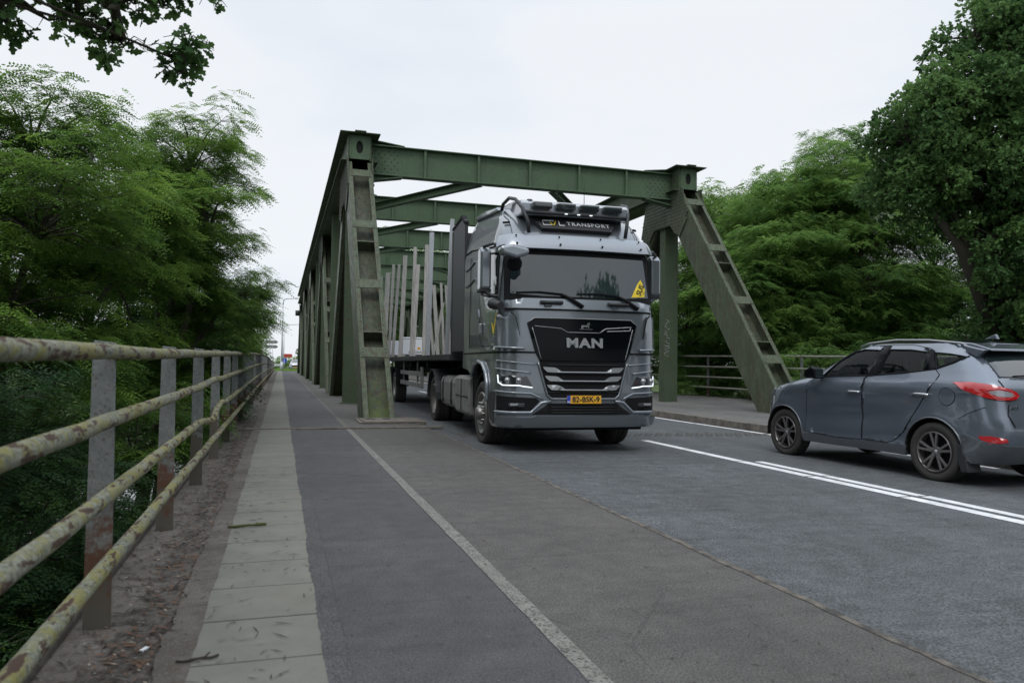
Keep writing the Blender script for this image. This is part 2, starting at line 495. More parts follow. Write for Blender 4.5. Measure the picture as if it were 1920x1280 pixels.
def m_tint():
    m = bpy.data.materials.new('tinted_glass'); m.use_nodes = True
    t = m.node_tree; b = t.nodes['Principled BSDF']; o = t.nodes['Material Output']
    b.inputs['Base Color'].default_value = (.01, .015, .015, 1); b.inputs['Roughness'].default_value = .03
    b.inputs['Specular IOR Level'].default_value = .7
    tr = t.nodes.new('ShaderNodeBsdfTransparent'); tr.inputs['Color'].default_value = (.78, .84, .81, 1)
    mx = t.nodes.new('ShaderNodeMixShader'); mx.inputs[0].default_value = .62
    fr = t.nodes.new('ShaderNodeLayerWeight'); fr.inputs['Blend'].default_value = .3
    ma = t.nodes.new('ShaderNodeMath'); ma.operation = 'MULTIPLY_ADD'; ma.inputs[1].default_value = -.6; ma.inputs[2].default_value = .80
    t.links.new(fr.outputs['Facing'], ma.inputs[0]); t.links.new(ma.outputs[0], mx.inputs[0])
    t.links.new(b.outputs[0], mx.inputs[1]); t.links.new(tr.outputs[0], mx.inputs[2])
    t.links.new(mx.outputs[0], o.inputs['Surface'])
    return m
M['tint'] = m_tint()
m = mat('weathered_wood', (.3, .27, .24), .85); t = NT(m); M['wood'] = m
c = t.mix(t.ramp(t.noise(6, 5, .7, vec=t.mapping((8, 8, .6))), [(.35, 0), (.65, 1)]), (.27, .26, .245), (.48, .465, .44))
t.color(c)
M['galv'] = mat('galvanised_steel', (.42, .44, .46), .45, .6)
t = NT(M['galv']); t.color(t.mix(t.noise(18, 4), (.32, .34, .36), (.50, .52, .54)))
M['white_wrap'] = mat('white_wrapping', (.80, .82, .86), .35)
M['plate'] = mat('road_joint_steel', (.062, .060, .056), .6)
M['lamp_metal'] = mat('lamp_post_metal', (.55, .57, .60), .5, .3)
M['red_paint'] = mat('red_panel', (.45, .03, .03), .5)

# ================================================================ THE SETTING
rng = np.random.default_rng(7)
rnd = random.Random(5)

def sheet(name, x0, x1, y0, y1, zf, mt, nx=2, ny=2, kind='structure', jag0=0.0, jag1=0.0, seed=0):
    """one ground sheet; zf(x) gives height; jagged long edges"""
    r = random.Random(seed); vs = []; fs = []
    ys = [y0 + (y1 - y0) * j / (ny - 1) for j in range(ny)]
    ph = [r.uniform(0, 6.28) for _ in range(8)]
    def wob(y, k): return .45 * math.sin(y * 1.7 + ph[k]) + .35 * math.sin(y * 4.3 + ph[k + 1]) + .35 * math.sin(y * 9.1 + ph[k + 2])
    for y in ys:
        a = x0 + ((r.uniform(-1, 1) * (.35 + .65 * abs(wob(y, 3))) + wob(y, 0)) * .6 * jag0); b = x1 + ((r.uniform(-1, 1) * .5 + wob(y, 4)) * .6 * jag1)
        for i in range(nx):
            x = a + (b - a) * i / (nx - 1)
            vs.append((x, y, zf(x)))
    for j in range(ny - 1):
        for i in range(nx - 1):
            k = j * nx + i
            fs.append((k, k + 1, k + nx + 1, k + nx))
    b = MB(); b.add(vs, fs)
    o = b.build(name, mt)
    if kind: o['kind'] = kind
    return o
flat = lambda z: (lambda x: z)
YA, YB = -9.0, 101.0            # deck from behind the camera to the far end
road_z = lambda x: -.02 - .10 * (x - 2.75) / 7.0

# terrain: banks falling away left and right of the deck, canal across under it
def ter_z(x, y):
    side = max(0.0, -1.0 - x, x - 16.0)
    z = -.35 - min(side, 9) * .42 - (1.2 if side > .2 else 0) * min(1, side)
    c = max(0.0, 1 - abs(y - 48) / 30.0)
    z -= min(1.0, c * 1.6) * 4.2
    far = min(1.0, max(0.0, (y - 88) / 10.0))
    z = z * (1 - far) + (-.14) * far
    if y < -2:
        k = min(1, (-2 - y) / 10); z = z * (1 - .8 * k)
    return z + .12 * math.sin(x * .9 + y * .37) * (1 - far) * min(1, side)
def axis_pts(lo, hi, c0, c1, fine, coarse):
    p = []; v = lo
    while v < hi:
        p.append(v); v += fine if c0 <= v < c1 else coarse
    p.append(hi); return p
xs = axis_pts(-900, 900, -24, 44, 1.0, 40); ys = axis_pts(-300, 1500, -16, 112, 1.5, 50)
vs = [(x, y, ter_z(x, y)) for y in ys for x in xs]
nx = len(xs)
fs = [(j * nx + i, j * nx + i + 1, (j + 1) * nx + i + 1, (j + 1) * nx + i) for j in range(len(ys) - 1) for i in range(nx - 1)]
b = MB(); b.add(vs, fs, True); o = b.build('terrain', M['soil']); o['kind'] = 'structure'
b = MB(); b.bx(-900, 900, 8, 88, -6.2, -6.0); o = b.build('canal_water', M['water']); o['kind'] = 'structure'

# deck slab (bridge deck edge) under every sheet
b = MB(); b.bx(-1.02, 17.3, YA, YB, -.75, -.15); o = b.build('bridge_deck', M['kerb']); o['kind'] = 'structure'
b = MB(); b.bx(-1.02, 2.72, YA, YB, -.15, -.012); o = b.build('footway_slab', M['gutter']); o['kind'] = 'structure'
sheet('gutter_strip', -1.0, -.36, YA, YB, flat(-.004), M['gutter'], 2, 60, jag1=.03)
b = MB(); b.bx(-1.02, -.90, YA, YB, -.008, .035); o = b.build('edge_beam', M['gutter'], bevel=.01); o['kind'] = 'structure'
sheet('cycle_path', -.42, 1.24, YA, YB, flat(0.0), M['path'], 2, 260, jag0=.025, seed=3)
sheet('side_strip', 1.24, 2.74, YA, YB, flat(0.001), M['side'], 2, 260, jag1=.012, seed=4)
# concrete tile band: bevelled slabs with joints, in one mesh
b = MB(); y = YA; k = 0
while y < YB - .6:
    L = .535
    j = rnd.uniform(-.006, .006); z = .007 + rnd.uniform(0, .0012)
    x0 = -.335 + rnd.uniform(-.003, .003); x1 = .225 + rnd.uniform(-.003, .003)
    b.prism([(x0, y + .006), (x1, y + .006 + j * .4), (x1, y + L - .007 + j * .4), (x0, y + L - .007)], 'Z', -.03, z + .004)
    y += L; k += 1
o = b.build('tile_band', M['tile'], bevel=.004); o['kind'] = 'structure'
# asphalt lip that laps raggedly over the tiles on the right
sheet('asphalt_lip', .200, .30, YA, YB, flat(.0135), M['path'], 2, 3000, jag0=.015, seed=9)
sheet('dirt_lip', -.46, -.322, YA, YB, flat(.0135), M['gutter'], 2, 1500, jag0=.02, jag1=.012, seed=10)
sheet('path_edge_line', 1.193, 1.283, YA, 14.25, flat(.005), M['line_worn'], 2, 300, jag0=.006, jag1=.006, seed=2)
sheet('faded_edge_line', 1.193, 1.283, 14.5, 92, flat(.005), M['line_faint'], 2, 300, jag0=.006, jag1=.006, seed=12)
# road
sheet('road', 2.70, 9.82, -60, 400, road_z, M['road'], 6, 200)
sheet('road_joint', 2.715, 2.765, YA, YB, flat(.0045), M['joint'], 2, 1400, jag0=.014, jag1=.022, seed=6)
# centre lines, laid in strokes with hair gaps
def strokes(name, xc, wd, y0, y1, L, gap, seed):
    b = MB(); y = y0; r = random.Random(seed)
    while y < y1:
        e = min(y + L, y1)
        n = 6
        j = r.uniform(-.012, .012)
        for q in range(n):
            a = y + (e - gap - y) * q / n; c = y + (e - gap - y) * (q + 1) / n
            b.add([(xc + j - wd / 2, a, road_z(xc) + .004), (xc + j + wd / 2, a, road_z(xc) + .004), (xc + j + wd / 2, c, road_z(xc) + .004), (xc + j - wd / 2, c, road_z(xc) + .004)], [(0, 1, 2, 3)])
        y = e
    o = b.build(name, M['line']); o['kind'] = 'structure'
strokes('centre_line', 6.22, .15, -30, 12.1, 1.45, .035, 1)
strokes('second_centre_line', 6.46, .13, -30, 9.1, 1.45, .035, 4)
strokes('road_edge_line', 9.60, .12, 8, 100, 4.0, .02, 2)
for yy in (20, 32, 44, 56, 68, 80, 92):
    strokes('lane_dash', 6.3, .12, yy, yy + 3, 3.1, .0, yy)
# kerb and right pavement
b = MB(); y = YA
while y < YB:
    b.bx(9.74 + rnd.uniform(-.012, .012), 9.96, y + .006, y + .994, -.3, .045 + rnd.uniform(-.006, .006)); y += 1.0
o = b.build('kerb', M['kerb'], bevel=.012); o['kind'] = 'structure'
sheet('right_pavement', 9.95, 17.25, YA, YB, flat(.035), M['pavement'], 3, 120)
b = MB(); b.bx(9.95, 17.25, YA, YB, -.15, .03); o = b.build('pavement_slab', M['kerb']); o['kind'] = 'structure'
# expansion joints across path and road
b = MB(); b.bx(-.70, 3.05, 14.28, 14.34, .0, .028); b.bx(-.70, 3.05, 14.42, 14.47, .0, .024); b.bx(-.70, 2.95, 14.34, 14.42, .0, .008)
o = b.build('expansion_joint', M['kerb'], bevel=.004); o['kind'] = 'structure'
b = MB()
for i in range(60):
    x = 3.05 + i * .112
    for k in (0, 1):
        yy = 12.75 + .36 * k + .18 * (i % 2)
        z = road_z(x)
        b.bx(x, x + .085, yy, yy + .15, z - .01, z + .006)
o = b.build('road_joint_plate', M['plate'], bevel=.003); o['kind'] = 'structure'
# far verge and grass
b = MB(); b.bx(-40, 2.6, 101, 125, -.2, .02); o = b.build('grass_verge', M['soil']); o['kind'] = 'structure'
b = MB(); b.bx(-60, 2.6, 112, 116, .02, .03); o = b.build('far_side_road', M['pavement']); o['kind'] = 'structure'

# ---------------------------------------------------------------- litter on the ground
def flakes(name, n, xr, yr, z, size, mt, long=3.0, seed=1, label=None, bias=None):
    g = np.random.default_rng(seed)
    x = g.uniform(*xr, n); y = yr[0] + (yr[1] - yr[0]) * g.random(n) ** 1.8
    if bias is not None: x = np.clip(g.normal(bias[0], bias[1], n), *xr)
    a = g.uniform(0, math.pi, n); s = g.uniform(size[0], size[1], n); l = s * g.uniform(1.2, long, n)
    tilt = g.uniform(-.25, .25, n)
    V = np.zeros((n, 4, 3))
    ca, sa = np.cos(a), np.sin(a)
    for k, (u, v) in enumerate(((-1, 0), (0, -1), (1, .2), (0, 1))):
        du, dv = u * l, v * s * .5
        V[:, k, 0] = x + du * ca - dv * sa; V[:, k, 1] = y + du * sa + dv * ca
        V[:, k, 2] = z + .004 + np.abs(tilt) * s * (.5 + .5 * u) + (.3 * s if k == 1 else 0)
    o = np_mesh(name, V.reshape(-1, 3), np.arange(n * 4).reshape(n, 4), mt)
    o['kind'] = 'stuff'; o['label'] = label; o['category'] = 'litter'
    return o
M['dry'] = mat('dry_leaf', (.13, .070, .042), .9)
M['dry2'] = mat('dark_debris', (.035, .028, .020), .9)
M['pale'] = mat('pale_debris', (.30, .26, .21), .9)
flakes('fallen_leaves', 2300, (-.92, -.34), (2.0, 16), .0, (.005, .014), M['dry'], 3.2, 1, 'small reddish brown dry leaves scattered along the dirty gutter', (-.53, .12))
flakes('dark_debris', 3600, (-.92, -.25), (2.0, 18), .0, (.003, .012), M['dry2'], 6, 2, 'dark twigs and crumbs scattered along the dirty gutter', (-.6, .16))
flakes('pale_debris', 500, (-.92, -.34), (2.0, 14), .0, (.003, .010), M['pale'], 3, 3, 'pale husks scattered along the dirty gutter', (-.6, .14))
flakes('twig_crumbs', 420, (-.45, .30), (2.0, 9), .014, (.002, .007), M['dry2'], 11, 4, 'small dark twigs lying on the pale tile band', (-.2, .2))
flakes('path_crumbs', 700, (.3, 2.6), (2.0, 14), .002, (.002, .007), M['dry2'], 4, 5, 'dark crumbs scattered over the asphalt path')
flakes('path_specks', 160, (.3, 2.6), (2.0, 12), .002, (.002, .004), M['pale'], 2, 6, 'tiny pale specks scattered over the asphalt path')
def twig(name, p, L, ang, r, mt, label, seed, mossy=False):
    g = random.Random(seed); pts = []
    for i in range(7):
        t = i / 6 - .5
        pts.append((p[0] + math.cos(ang) * L * t + g.uniform(-.006, .006), p[1] + math.sin(ang) * L * t + g.uniform(-.010, .010), p[2] + r + g.uniform(0, .006)))
    b = MB(); b.tube(pts, [r * g.uniform(.7, 1.1) for _ in pts], 6)
    b.tube([pts[4], (pts[4][0] + .02, pts[4][1] + .03, pts[4][2] + .008)], r * .6, 5)
    o = b.build(name, mt); tag(o, label, 'twig'); return o
M['moss_twig'] = mat('mossy_bark', (.060, .070, .018), .95)
twig('fallen_stick', (-.21, 5.93, .013), .27, .12, .011, M['moss_twig'], 'mossy green stick lying across the left edge of the pale tile band', 3)
twig('fallen_twig', (-.30, 3.36, .013), .16, .15, .006, M['dry2'], 'dark thin twig across the tile joint nearest the camera', 8)
b = MB(); b.prism([(-.552, 3.56), (-.532, 3.60), (-.516, 3.59), (-.536, 3.55)], 'Z', .0, .008)
tag(b.build('paper_scrap', M['white']), 'tiny white paper scrap on the dirt beside the nearest railing post', 'litter')

# ================================================================ RAILINGS
def rail_z(h, y):
    """rails rise slightly over the hump of the bridge"""
    k = np.interp(y, [0, 5, 17, 30, 45, 70, 95], [1.0, 1.02, 1.11, 1.19, 1.19, .98, .95])
    return h * k
def railing(name, X, y0, y1, posts, hs, r, label, side, kinks=None, pale=None):
    root = empty(name, (X, y0, 0), label=label, cat='railing')
    off = Vector((-X, -y0, 0))
    for i, py in enumerate(posts):
        b = MB(); h = rail_z(hs[0], py)
        x0, x1 = -side * .045, side * .058
        lean = -side * .0
        b.prism([(x0 * 1.12, -.10), (x1 + side * .012, -.10), (x1 - side * .0, h + .045), (x0 * .78, h + .055), (x0 * .90, h - .03)], 'Y', py - y0 - .007, py - y0 + .007)
        rusty = (i % 7 in (4, 5))
        o = b.build('post', M['post_rust'] if rusty else M['post'], root, bevel=.003)
        if rusty and i < 8: o['label'] = 'rusty brown post'
    for q, hh in enumerate(hs):
        pts = []
        y = y0
        while y <= y1 + .01:
            dx = dz = 0
            if kinks:
                for (ky, kq, kx, kz, kw) in kinks:
                    if kq == q:
                        e = max(0, 1 - abs(y - ky) / kw); dx += kx * e; dz += kz * e
            pts.append((side * .080 + dx + rnd.uniform(-.003, .003), y - y0, rail_z(hh, y) + dz + rnd.uniform(-.003, .003)))
            y += .35
        b = MB(); b.tube(pts, r * .86, 14)
        b.build('rail', pale or M['pipe'], root)
    return root
posts = [3.92 + 2.12 * i for i in range(-2, 45)]
railing('pipe_railing', -.80, -2.4, 97.0, posts, [1.262, .962, .638, .330], .040,
        'lichen covered pipe railing with four rails along the left edge of the path', 1,
        kinks=[(9.0, 1, .03, .035, 1.2), (8.6, 2, .05, -.05, 1.0), (10.2, 2, .02, .05, .8)])
M['rail_far'] = m_steel('weathered_rail', (.23, .235, .20), (.30, .30, .26), (.13, .12, .09), .5, .7, .4)
posts2 = [1.0 + 2.9 * i for i in range(0, 34)]
rr = railing('pipe_railing', 16.9, -2.0, 97.0, posts2, [1.45, 1.08, .72, .36], .042,
             'far pipe railing with four rails beyond the right hand pavement', -1, pale=M['rail_far'])

# ================================================================ THE BRIDGE
bridge = empty('truss_bridge', (7.5, 16.3, 0), label='green riveted steel truss bridge with cross beams over the road', cat='bridge')
BO = Vector((-7.5, -16.3, 0))
T0 = Matrix.Translation(BO)
XL, XR = 2.07, 12.88
HW = .335                        # half width of chords and diagonals
PN = 6.85                        # node spacing
YN = [22.95 + PN * i for i in range(-1, 10)]     # index 0 = bottom node of the end post
ZC0, ZC1 = 7.12, 7.90
YEND0, YEND1 = 21.95, YN[9] + 1.0
def out(b, name, mt, bevel=.006): return b.build(name, mt, bridge, bevel, M=T0)

for X, s in ((XL, 1), (XR, -1)):        # s: direction towards the road
    # ---- top chord: two webs, top cover plate, bottom ledge
    b = MB()
    b.bx(X - HW, X - HW + .04, YEND0, YEND1, ZC0, ZC1 - .03)
    b.bx(X + HW - .04, X + HW, YEND0, YEND1, ZC0, ZC1 - .03)
    b.bx(X - HW - .24, X + HW + .24, YEND0 - .22, YEND1, ZC1 - .03, ZC1)
    b.bx(X - .16, X + .16, YEND0 - .26, YEND0 + 1.4, ZC1, ZC1 + .035)
    b.bx(X - HW - .05, X + HW + .05, YEND0 + 2.3, YEND1, ZC0 - .03, ZC0)
    for sx in (-1, 1):
        b.bx(X + sx * HW, X + sx * (HW + .20), YEND0 + .02, YEND1, ZC0 - .005, ZC0 + .02)
        for k in range(9):
            yy = YEND0 + .06
        # side rivets near the end
        for iy in range(10):
            for iz in range(7):
                if (iy + iz) % 2: continue
                b.rivet((X + sx * HW, YEND0 + .12 + iy * .16, ZC0 + .08 + iz * .10), (sx, 0, 0), .026, .018)
        for nd in range(3, 8, 2):
            for iy in range(9):
                for iz in range(6):
                    if (iy + iz) % 2: continue
                    b.rivet((X + sx * HW, YN[nd] - .7 + iy * .17, ZC0 + .10 + iz * .12), (sx, 0, 0), .026, .018)
    out(b, 'top_chord', M['dark'] if False else M['post_green'])
    # ---- end plate with oval opening
    pl = MB(); n = 28; cx, cz = X, (ZC0 + ZC1) / 2 + .0
    inner = [(cx + .10 * math.cos(2 * math.pi * k / n), cz + .185 * math.sin(2 * math.pi * k / n) * (1.0)) for k in range(n)]
    outer = []
    hw, hz = HW - .045, (ZC1 - ZC0) / 2 - .04
    for k in range(n):
        c_, s_ = math.cos(2 * math.pi * k / n), math.sin(2 * math.pi * k / n)
        q = 1 / max(abs(c_) / hw, abs(s_) / hz)
        outer.append((cx + c_ * q, cz + s_ * q))
    vs = []
    for ring, yy in ((outer, YEND0 - .005), (inner, YEND0 - .005), (inner, YEND0 + .03)):
        vs += [(p[0], yy, p[1]) for p in ring]
    fs = []
    for lvl in (0, 1):
        for k in range(n):
            k2 = (k + 1) % n
            fs.append((lvl * n + k, lvl * n + k2, (lvl + 1) * n + k2, (lvl + 1) * n + k))
    pl.add(vs, fs)
    for sx in (-1, 1):
        for k in range(7):
            pl.rivet((X + sx * (HW - .10), YEND0 - .005, ZC0 + .09 + k * .095), (0, -1, 0), .016, .012)
    ep = out(pl, 'end_plate', M['green'], 0)
    b = MB(); b.prism([(p[0], p[1]) for p in inner], 'Y', YEND0 + .05, YEND0 + .06)
    o = b.build('opening_shade', M['void_shade'], ep, M=T0)  # black disc put behind the hole as shade inside the hollow chord
    # ---- diagonals (and end posts): H members whose open face shows tie plates
    def member(name, p, q, flip, base_moss=False, ties=None, stiff=None, dep=1.0, hw=HW, z_top_gus=None):
        """p low end, q high end, (y,z); web plane in the middle, open face towards 'flip' side"""
        (y0, z0), (y1, z1) = p, q
        d = Vector((0, y1 - y0, z1 - z0)); L = d.length; d.normalize()
        nrm = Vector((0, -d.z, d.y)) * flip           # outward normal of the open face
        P = Vector((X, y0, z0))
        Mx = lambda u, v, t: P + Vector((u, 0, 0)) + d * t + nrm * v   # v=0 on the open face, negative inward
        def plate(b, u0, u1, v0, v1, t0, t1):
            vs = [Mx(u, v, t) for t in (t0, t1) for u, v in ((u0, v0), (u1, v0), (u1, v1), (u0, v1))]
            b.add(vs, [(0, 3, 2, 1), (4, 5, 6, 7), (0, 1, 5, 4), (1, 2, 6, 5), (2, 3, 7, 6), (3, 0, 4, 7)])
        b = MB()
        for sx in (-1, 1):
            plate(b, sx * (hw - .028), sx * hw, -dep, 0, 0, L)
            plate(b, sx * (hw - .028), sx * (hw - .115), -.022, -.002, 0, L)
            plate(b, sx * (hw - .028), sx * (hw - .115), -dep, -dep + .022, 0, L)
            k = 1.2
            while k < L - 1.6:
                if int(k * 1.3) % 3 == 0:
                    for t in (0, .13, .26, .39): b.rivet(Mx(sx * (hw - .07), 0, k + t), nrm, .018, .012)
                k += .35
        g = MB()
        plate(g, -(hw - .03), hw - .03, -.36, -.33, 0, L)
        subs = []
        for t in (stiff or []):
            st = MB(); plate(st, -(hw - .03), hw - .03, -.33, -.004, t, t + .03); subs.append((st, 'stiffener', M['dirty']))
        for t in (ties or []):
            tp = MB(); subs.append((tp, 'tie_plate', M['dirty']))
            plate(tp, -(hw - .02), hw - .02, -.002, .014, t, t + .29)
            for sx in (-1, 1):
                for k in range(3): tp.rivet(Mx(sx * (hw - .08), .014, t + .05 + k * .095), nrm, .018, .012)
        mo = out(b, name, M['dirty'])
        for bb, nm, mm in [(g, 'web_plate', M['web'])] + subs:
            if bb.v: bb.build(nm, mm, mo, .003, M=T0)
        return mo
    sl = math.hypot(.789, 1)
    Lz = lambda z: z * sl
    member('end_post', (16.3, 0.0), (21.86, 7.05), 1, ties=[Lz(z) for z in (1.37, 3.10, 4.84, 6.54)], stiff=[Lz(z) for z in (1.97, 4.42)], dep=1.02)
    for i in range(1, 9):
        up = (i % 2 == 1)               # odd index: top node
        ya, yb = YN[i], YN[i + 1]
        if up:  # falls from top node i to bottom node i+1
            p, q = (yb - .55, -.1), (ya + .75, 6.9); fl = -1
        else:
            p, q = (ya + .55, -.1), (yb - .75, 6.9); fl = 1
        tz = [1.0 + k * 1.75 for k in range(4)]
        member('diagonal', p, q, fl, ties=tz, stiff=[z + .62 for z in tz[:3]], dep=.55 if i > 1 else .62, hw=HW - .03)
    p, q = (YN[10] - .2, 0), (YN[9] + .8, 7.0)
    member('end_post', p, q, -1, ties=[1.5, 3.5, 5.5], stiff=[2.2], dep=.9)
    # ---- verticals
    for i in range(1, 10):
        y = YN[i]
        b = MB()
        yf = y - .02 if i > 1 else 23.02
        yf = y + .07
        b.bx(X - .25, X + .25, yf, yf + .03, -.1, ZC0)
        b.bx(X - .25, X + .25, yf + .36, yf + .39, -.1, ZC0)
        b.bx(X - .015, X + .015, yf + .03, yf + .36, -.1, ZC0)
        b.bx(X + s * .22, X + s * .25, yf + .03, yf + .36, -.1, ZC0) if i == 1 else None
        if i == 1 and s == -1:
            for sx in (-1, 1): pass
        b.bx(X - .33, X + .33, yf - .1, yf + .49, -.1, .035)
        out(b, 'vertical_post', M['post_green'], .004)
    # ---- riveted gusset plates at the top nodes
    for i in (1, 3, 5, 7, 9):
        y = YN[i]; sh = y - YN[1]
        poly = [(21.70, 7.14), (21.52, 6.62), (21.36, 6.30), (21.98, 5.62), (22.24, 5.74), (22.50, 6.02), (23.66, 6.02), (24.04, 5.62), (24.62, 5.86), (24.40, 6.6), (24.25, 7.14)]
        poly = [(a + sh, z) for a, z in poly]
        for sx in (-1, 1):
            b = MB()
            a0, a1 = sorted((X + sx * (HW + .002), X + sx * (HW + .024)))
            b.prism(poly, 'X', a0, a1)
            face = X + sx * (HW + .024)
            if i <= 3:
                for iz in range(13):
                    for iy in range(26):
                        py = 21.3 + iy * .13 + (.065 if iz % 2 else 0) + sh; pz = 5.72 + iz * .115
                        # inside test
                        ins = False; j = len(poly) - 1
                        for k in range(len(poly)):
                            (ya_, za), (yb_, zb) = poly[k], poly[j]
                            if (za > pz) != (zb > pz) and py < (yb_ - ya_) * (pz - za) / (zb - za) + ya_: ins = not ins
                            j = k
                        if ins: b.rivet((face, py, pz), (sx, 0, 0), .030, .022)
                # splice cover strip over the end of the post
                if sx == s or True:
                    b.prism([(21.52 + sh, 6.22), (21.40 + sh, 6.06), (21.86 + sh, 5.56), (22.0 + sh, 5.68)], 'X', *sorted((face, face + sx * .016)))
            out(b, 'gusset_plate', M['dirty'], 0)
    # ---- shoe under the end post
    b = MB(); b.bx(X - .42, X + .85, 15.35, 16.5, -.02, .05); b.bx(X - .50, X - .36, 15.5, 16.7, .0, .03)
    b.build('bearing_cover', M['kerb'], bridge, .008, M=T0)
    b = MB(); b.bx(X - .30, X - .12, 16.02, 16.24, .05, .054); b.bx(X + .05, X + .2, 16.02, 16.24, .05, .054)
    b.build('gap_shade', M['void_shade'], bridge, M=T0)  # flat slabs on the cover, the shade of gaps put into their colour

# ---- cross beams
def cross_beam(y, first):
    x0, x1 = XL + HW, XR - HW
    zt, zb = 7.74, 6.90
    b = MB()
    b.bx(x0, x1, y - .015, y + .015, zb, zt)
    b.bx(x0, x1, y - .17, y + .17, zt, zt + .03)
    b.bx(x0, x1, y - .17, y + .17, zb - .03, zb)
    n = 6
    for k in range(1, n):
        x = x0 + (x1 - x0) * k / n
        b.bx(x - .035, x + .035, y - .13, y - .015, zb, zt)
        b.bx(x - .035, x + .035, y + .015, y + .13, zb, zt)
    # haunches where the beam rises to the chord
    for X, s in ((x0, 1), (x1, -1)):
        b.prism([(X, zt + .03), (X, ZC1 + .0), (X + s * .35, ZC1 - .03), (X + s * 1.0, zt + .03)][:: 1], 'Y', y - .015, y + .015)
        p, q = Vector((X, y, ZC1 + .01)), Vector((X + s * 1.05, y, zt + .045))
        b.bar(p, q, .34, .03)
        b.prism([(X, zb - .03), (X, zb - .22), (X + s * .45, zb - .16), (X + s * 1.0, zb - .03)], 'Y', y - .02, y + .02)
        b.bar(Vector((X, y, zb - .22)), Vector((X + s * 1.0, y, zb - .045)), .34, .03)
        if first:
            for ix in range(9):
                for iz in range(7):
                    if (ix + iz) % 2: b.rivet((X + s * (.1 + ix * .095), y - .015, zb + .10 + iz * .105), (0, -1, 0), .022, .016)
    # a row of small bolts stamped at mid span
    for X in ((x0 + x1) / 2 - .2, (x0 + x1) / 2 + .2):
        for k in range(4): b.rivet((X + k * .09 - .15, y - .015, 7.50), (0, -1, 0), .020, .016)
    o = out(b, 'cross_beam', M['green'], .004)
YBM = [22.55, 29.45] + [29.45 + PN * k for k in range(1, 8)]
for i, y in enumerate(YBM): cross_beam(y, i < 2)
# ---- top bracing, an inverted V in every bay: from the middle of the beam back to both chords
for i in range(len(YBM) - 1):
    for X, s, xa in ((XL + HW, 1, 5.9), (XR - HW, -1, 8.3)):
        p = Vector((xa, YBM[i] + .15, 6.98)); q = Vector((X, YBM[i + 1] - .35, 6.98))
        b = MB()
        b.bar(p, q, .02, .22); b.bar(p + Vector((0, 0, -.12)), q + Vector((0, 0, -.12)), .22, .02); b.bar(p + Vector((0, 0, .12)), q + Vector((0, 0, .12)), .22, .02)
        out(b, 'bracing_bar', M['green'], .003)
b = MB()
for z in (.2,):
    b.bx(1.62, 1.72, 15.9, YN[10], -.32, -.02)
# far stub on the outer chord face
b = MB(); b.tube([(1.3, 76.9, 6.05), (1.7, 76.9, 6.05)], .28, 10)
out(b, 'pipe_stub', M['dark'], 0)
# white scratched graffiti on the right hand post
g = random.Random(11); b = MB()
yf = YN[1] + .07
z = 2.85
while z > 1.75:
    pts = []
    for k in range(5): pts.append((XR - .17 + g.uniform(-.10, .12), yf - .004, z - k * .05 + g.uniform(-.05, .05)))
    b.tube(pts, .0055, 4); z -= .17
o = b.build('graffiti', M['offwhite'], bridge, M=T0)

# ================================================================ TREES
def leaf_robinia(B, D, g, pairs=6, L=.25, a=.042, wd=.011, tint=None):
    """compound leaves: a rachis of paired leaflets; B base, D direction"""
    n = len(B); up = np.array([0, 0, 1.0])
    side = np.cross(D, up); side /= np.linalg.norm(side, axis=1)[:, None] + 1e-6
    nor = np.cross(side, D)
    Ls = L * g.uniform(.7, 1.15, n); roll = g.uniform(-.5, .5, n)
    s2 = side * np.cos(roll)[:, None] + nor * np.sin(roll)[:, None]
    n2 = nor * np.cos(roll)[:, None] - side * np.sin(roll)[:, None]
    out = []
    droop = g.uniform(.15, .55, n)
    for i in range(pairs + 1):
        t = (i + 1.2) / (pairs + 1.2)
        P = B + D * (Ls * t)[:, None] + np.outer(-droop * Ls * t * t, up)
        for sg in ((-1, 1) if i < pairs else (0,)):
            if sg: d = s2 * sg * .92 + D * .38
            else: d = D.copy()
            d = d + n2 * g.uniform(-.35, .15, n)[:, None]
            d /= np.linalg.norm(d, axis=1)[:, None]
            wv = np.cross(d, n2); wv /= np.linalg.norm(wv, axis=1)[:, None] + 1e-6
            al = (a * (Ls / L) * g.uniform(.85, 1.15, n))[:, None]; ww = wd * (Ls / L)[:, None]
            q = np.stack([P, P + d * al * .45 - wv * ww, P + d * al, P + d * al * .45 + wv * ww], 1)
            out.append(q)
    V = np.concatenate(out, 0)
    tn = np.tile(tint, len(out)) if tint is not None else None
    return V.reshape(-1, 3), np.arange(len(V) * 4).reshape(-1, 4), tn

OAK = [(0, 0), (.10, .16), (.05, .30), (.24, .42), (.13, .55), (.30, .70), (.15, .82), (.12, .97), (0, 1.0)]
OAKP = [(x, y) for x, y in OAK] + [(-x, y) for x, y in OAK[-2:0:-1]]
OAKS = [(0, 0), (.12, .2), (.26, .45), (.28, .75), (0, 1.0), (-.28, .72), (-.25, .45), (-.11, .2)]
def leaf_lobed(B, D, N, g, L=.11, shape=OAKS, tint=None):
    n = len(B)
    W = np.cross(D, N); W /= np.linalg.norm(W, axis=1)[:, None] + 1e-6
    N = np.cross(W, D)
    Ls = (L * g.uniform(.7, 1.2, n))[:, None]
    cup = g.uniform(-.25, .25, n)[:, None]
    pts = [B + D * Ls * y + W * Ls * x + N * Ls * (abs(x) * .35 + cup * y * y) for x, y in shape]
    mid = B + D * Ls * .5 + N * Ls * cup * .2
    k = len(shape); V = np.stack(pts + [mid], 1)
    idx = np.arange(n)[:, None] * (k + 1)
    F = np.concatenate([np.stack([idx[:, 0] + j, idx[:, 0] + (j + 1) % k, idx[:, 0] + k], 1) for j in range(k)], 0)
    return V.reshape(-1, 3), F, (np.tile(tint, k) if tint is not None else None)

def unit(v): return v / (np.linalg.norm(v, axis=-1, keepdims=True) + 1e-9)

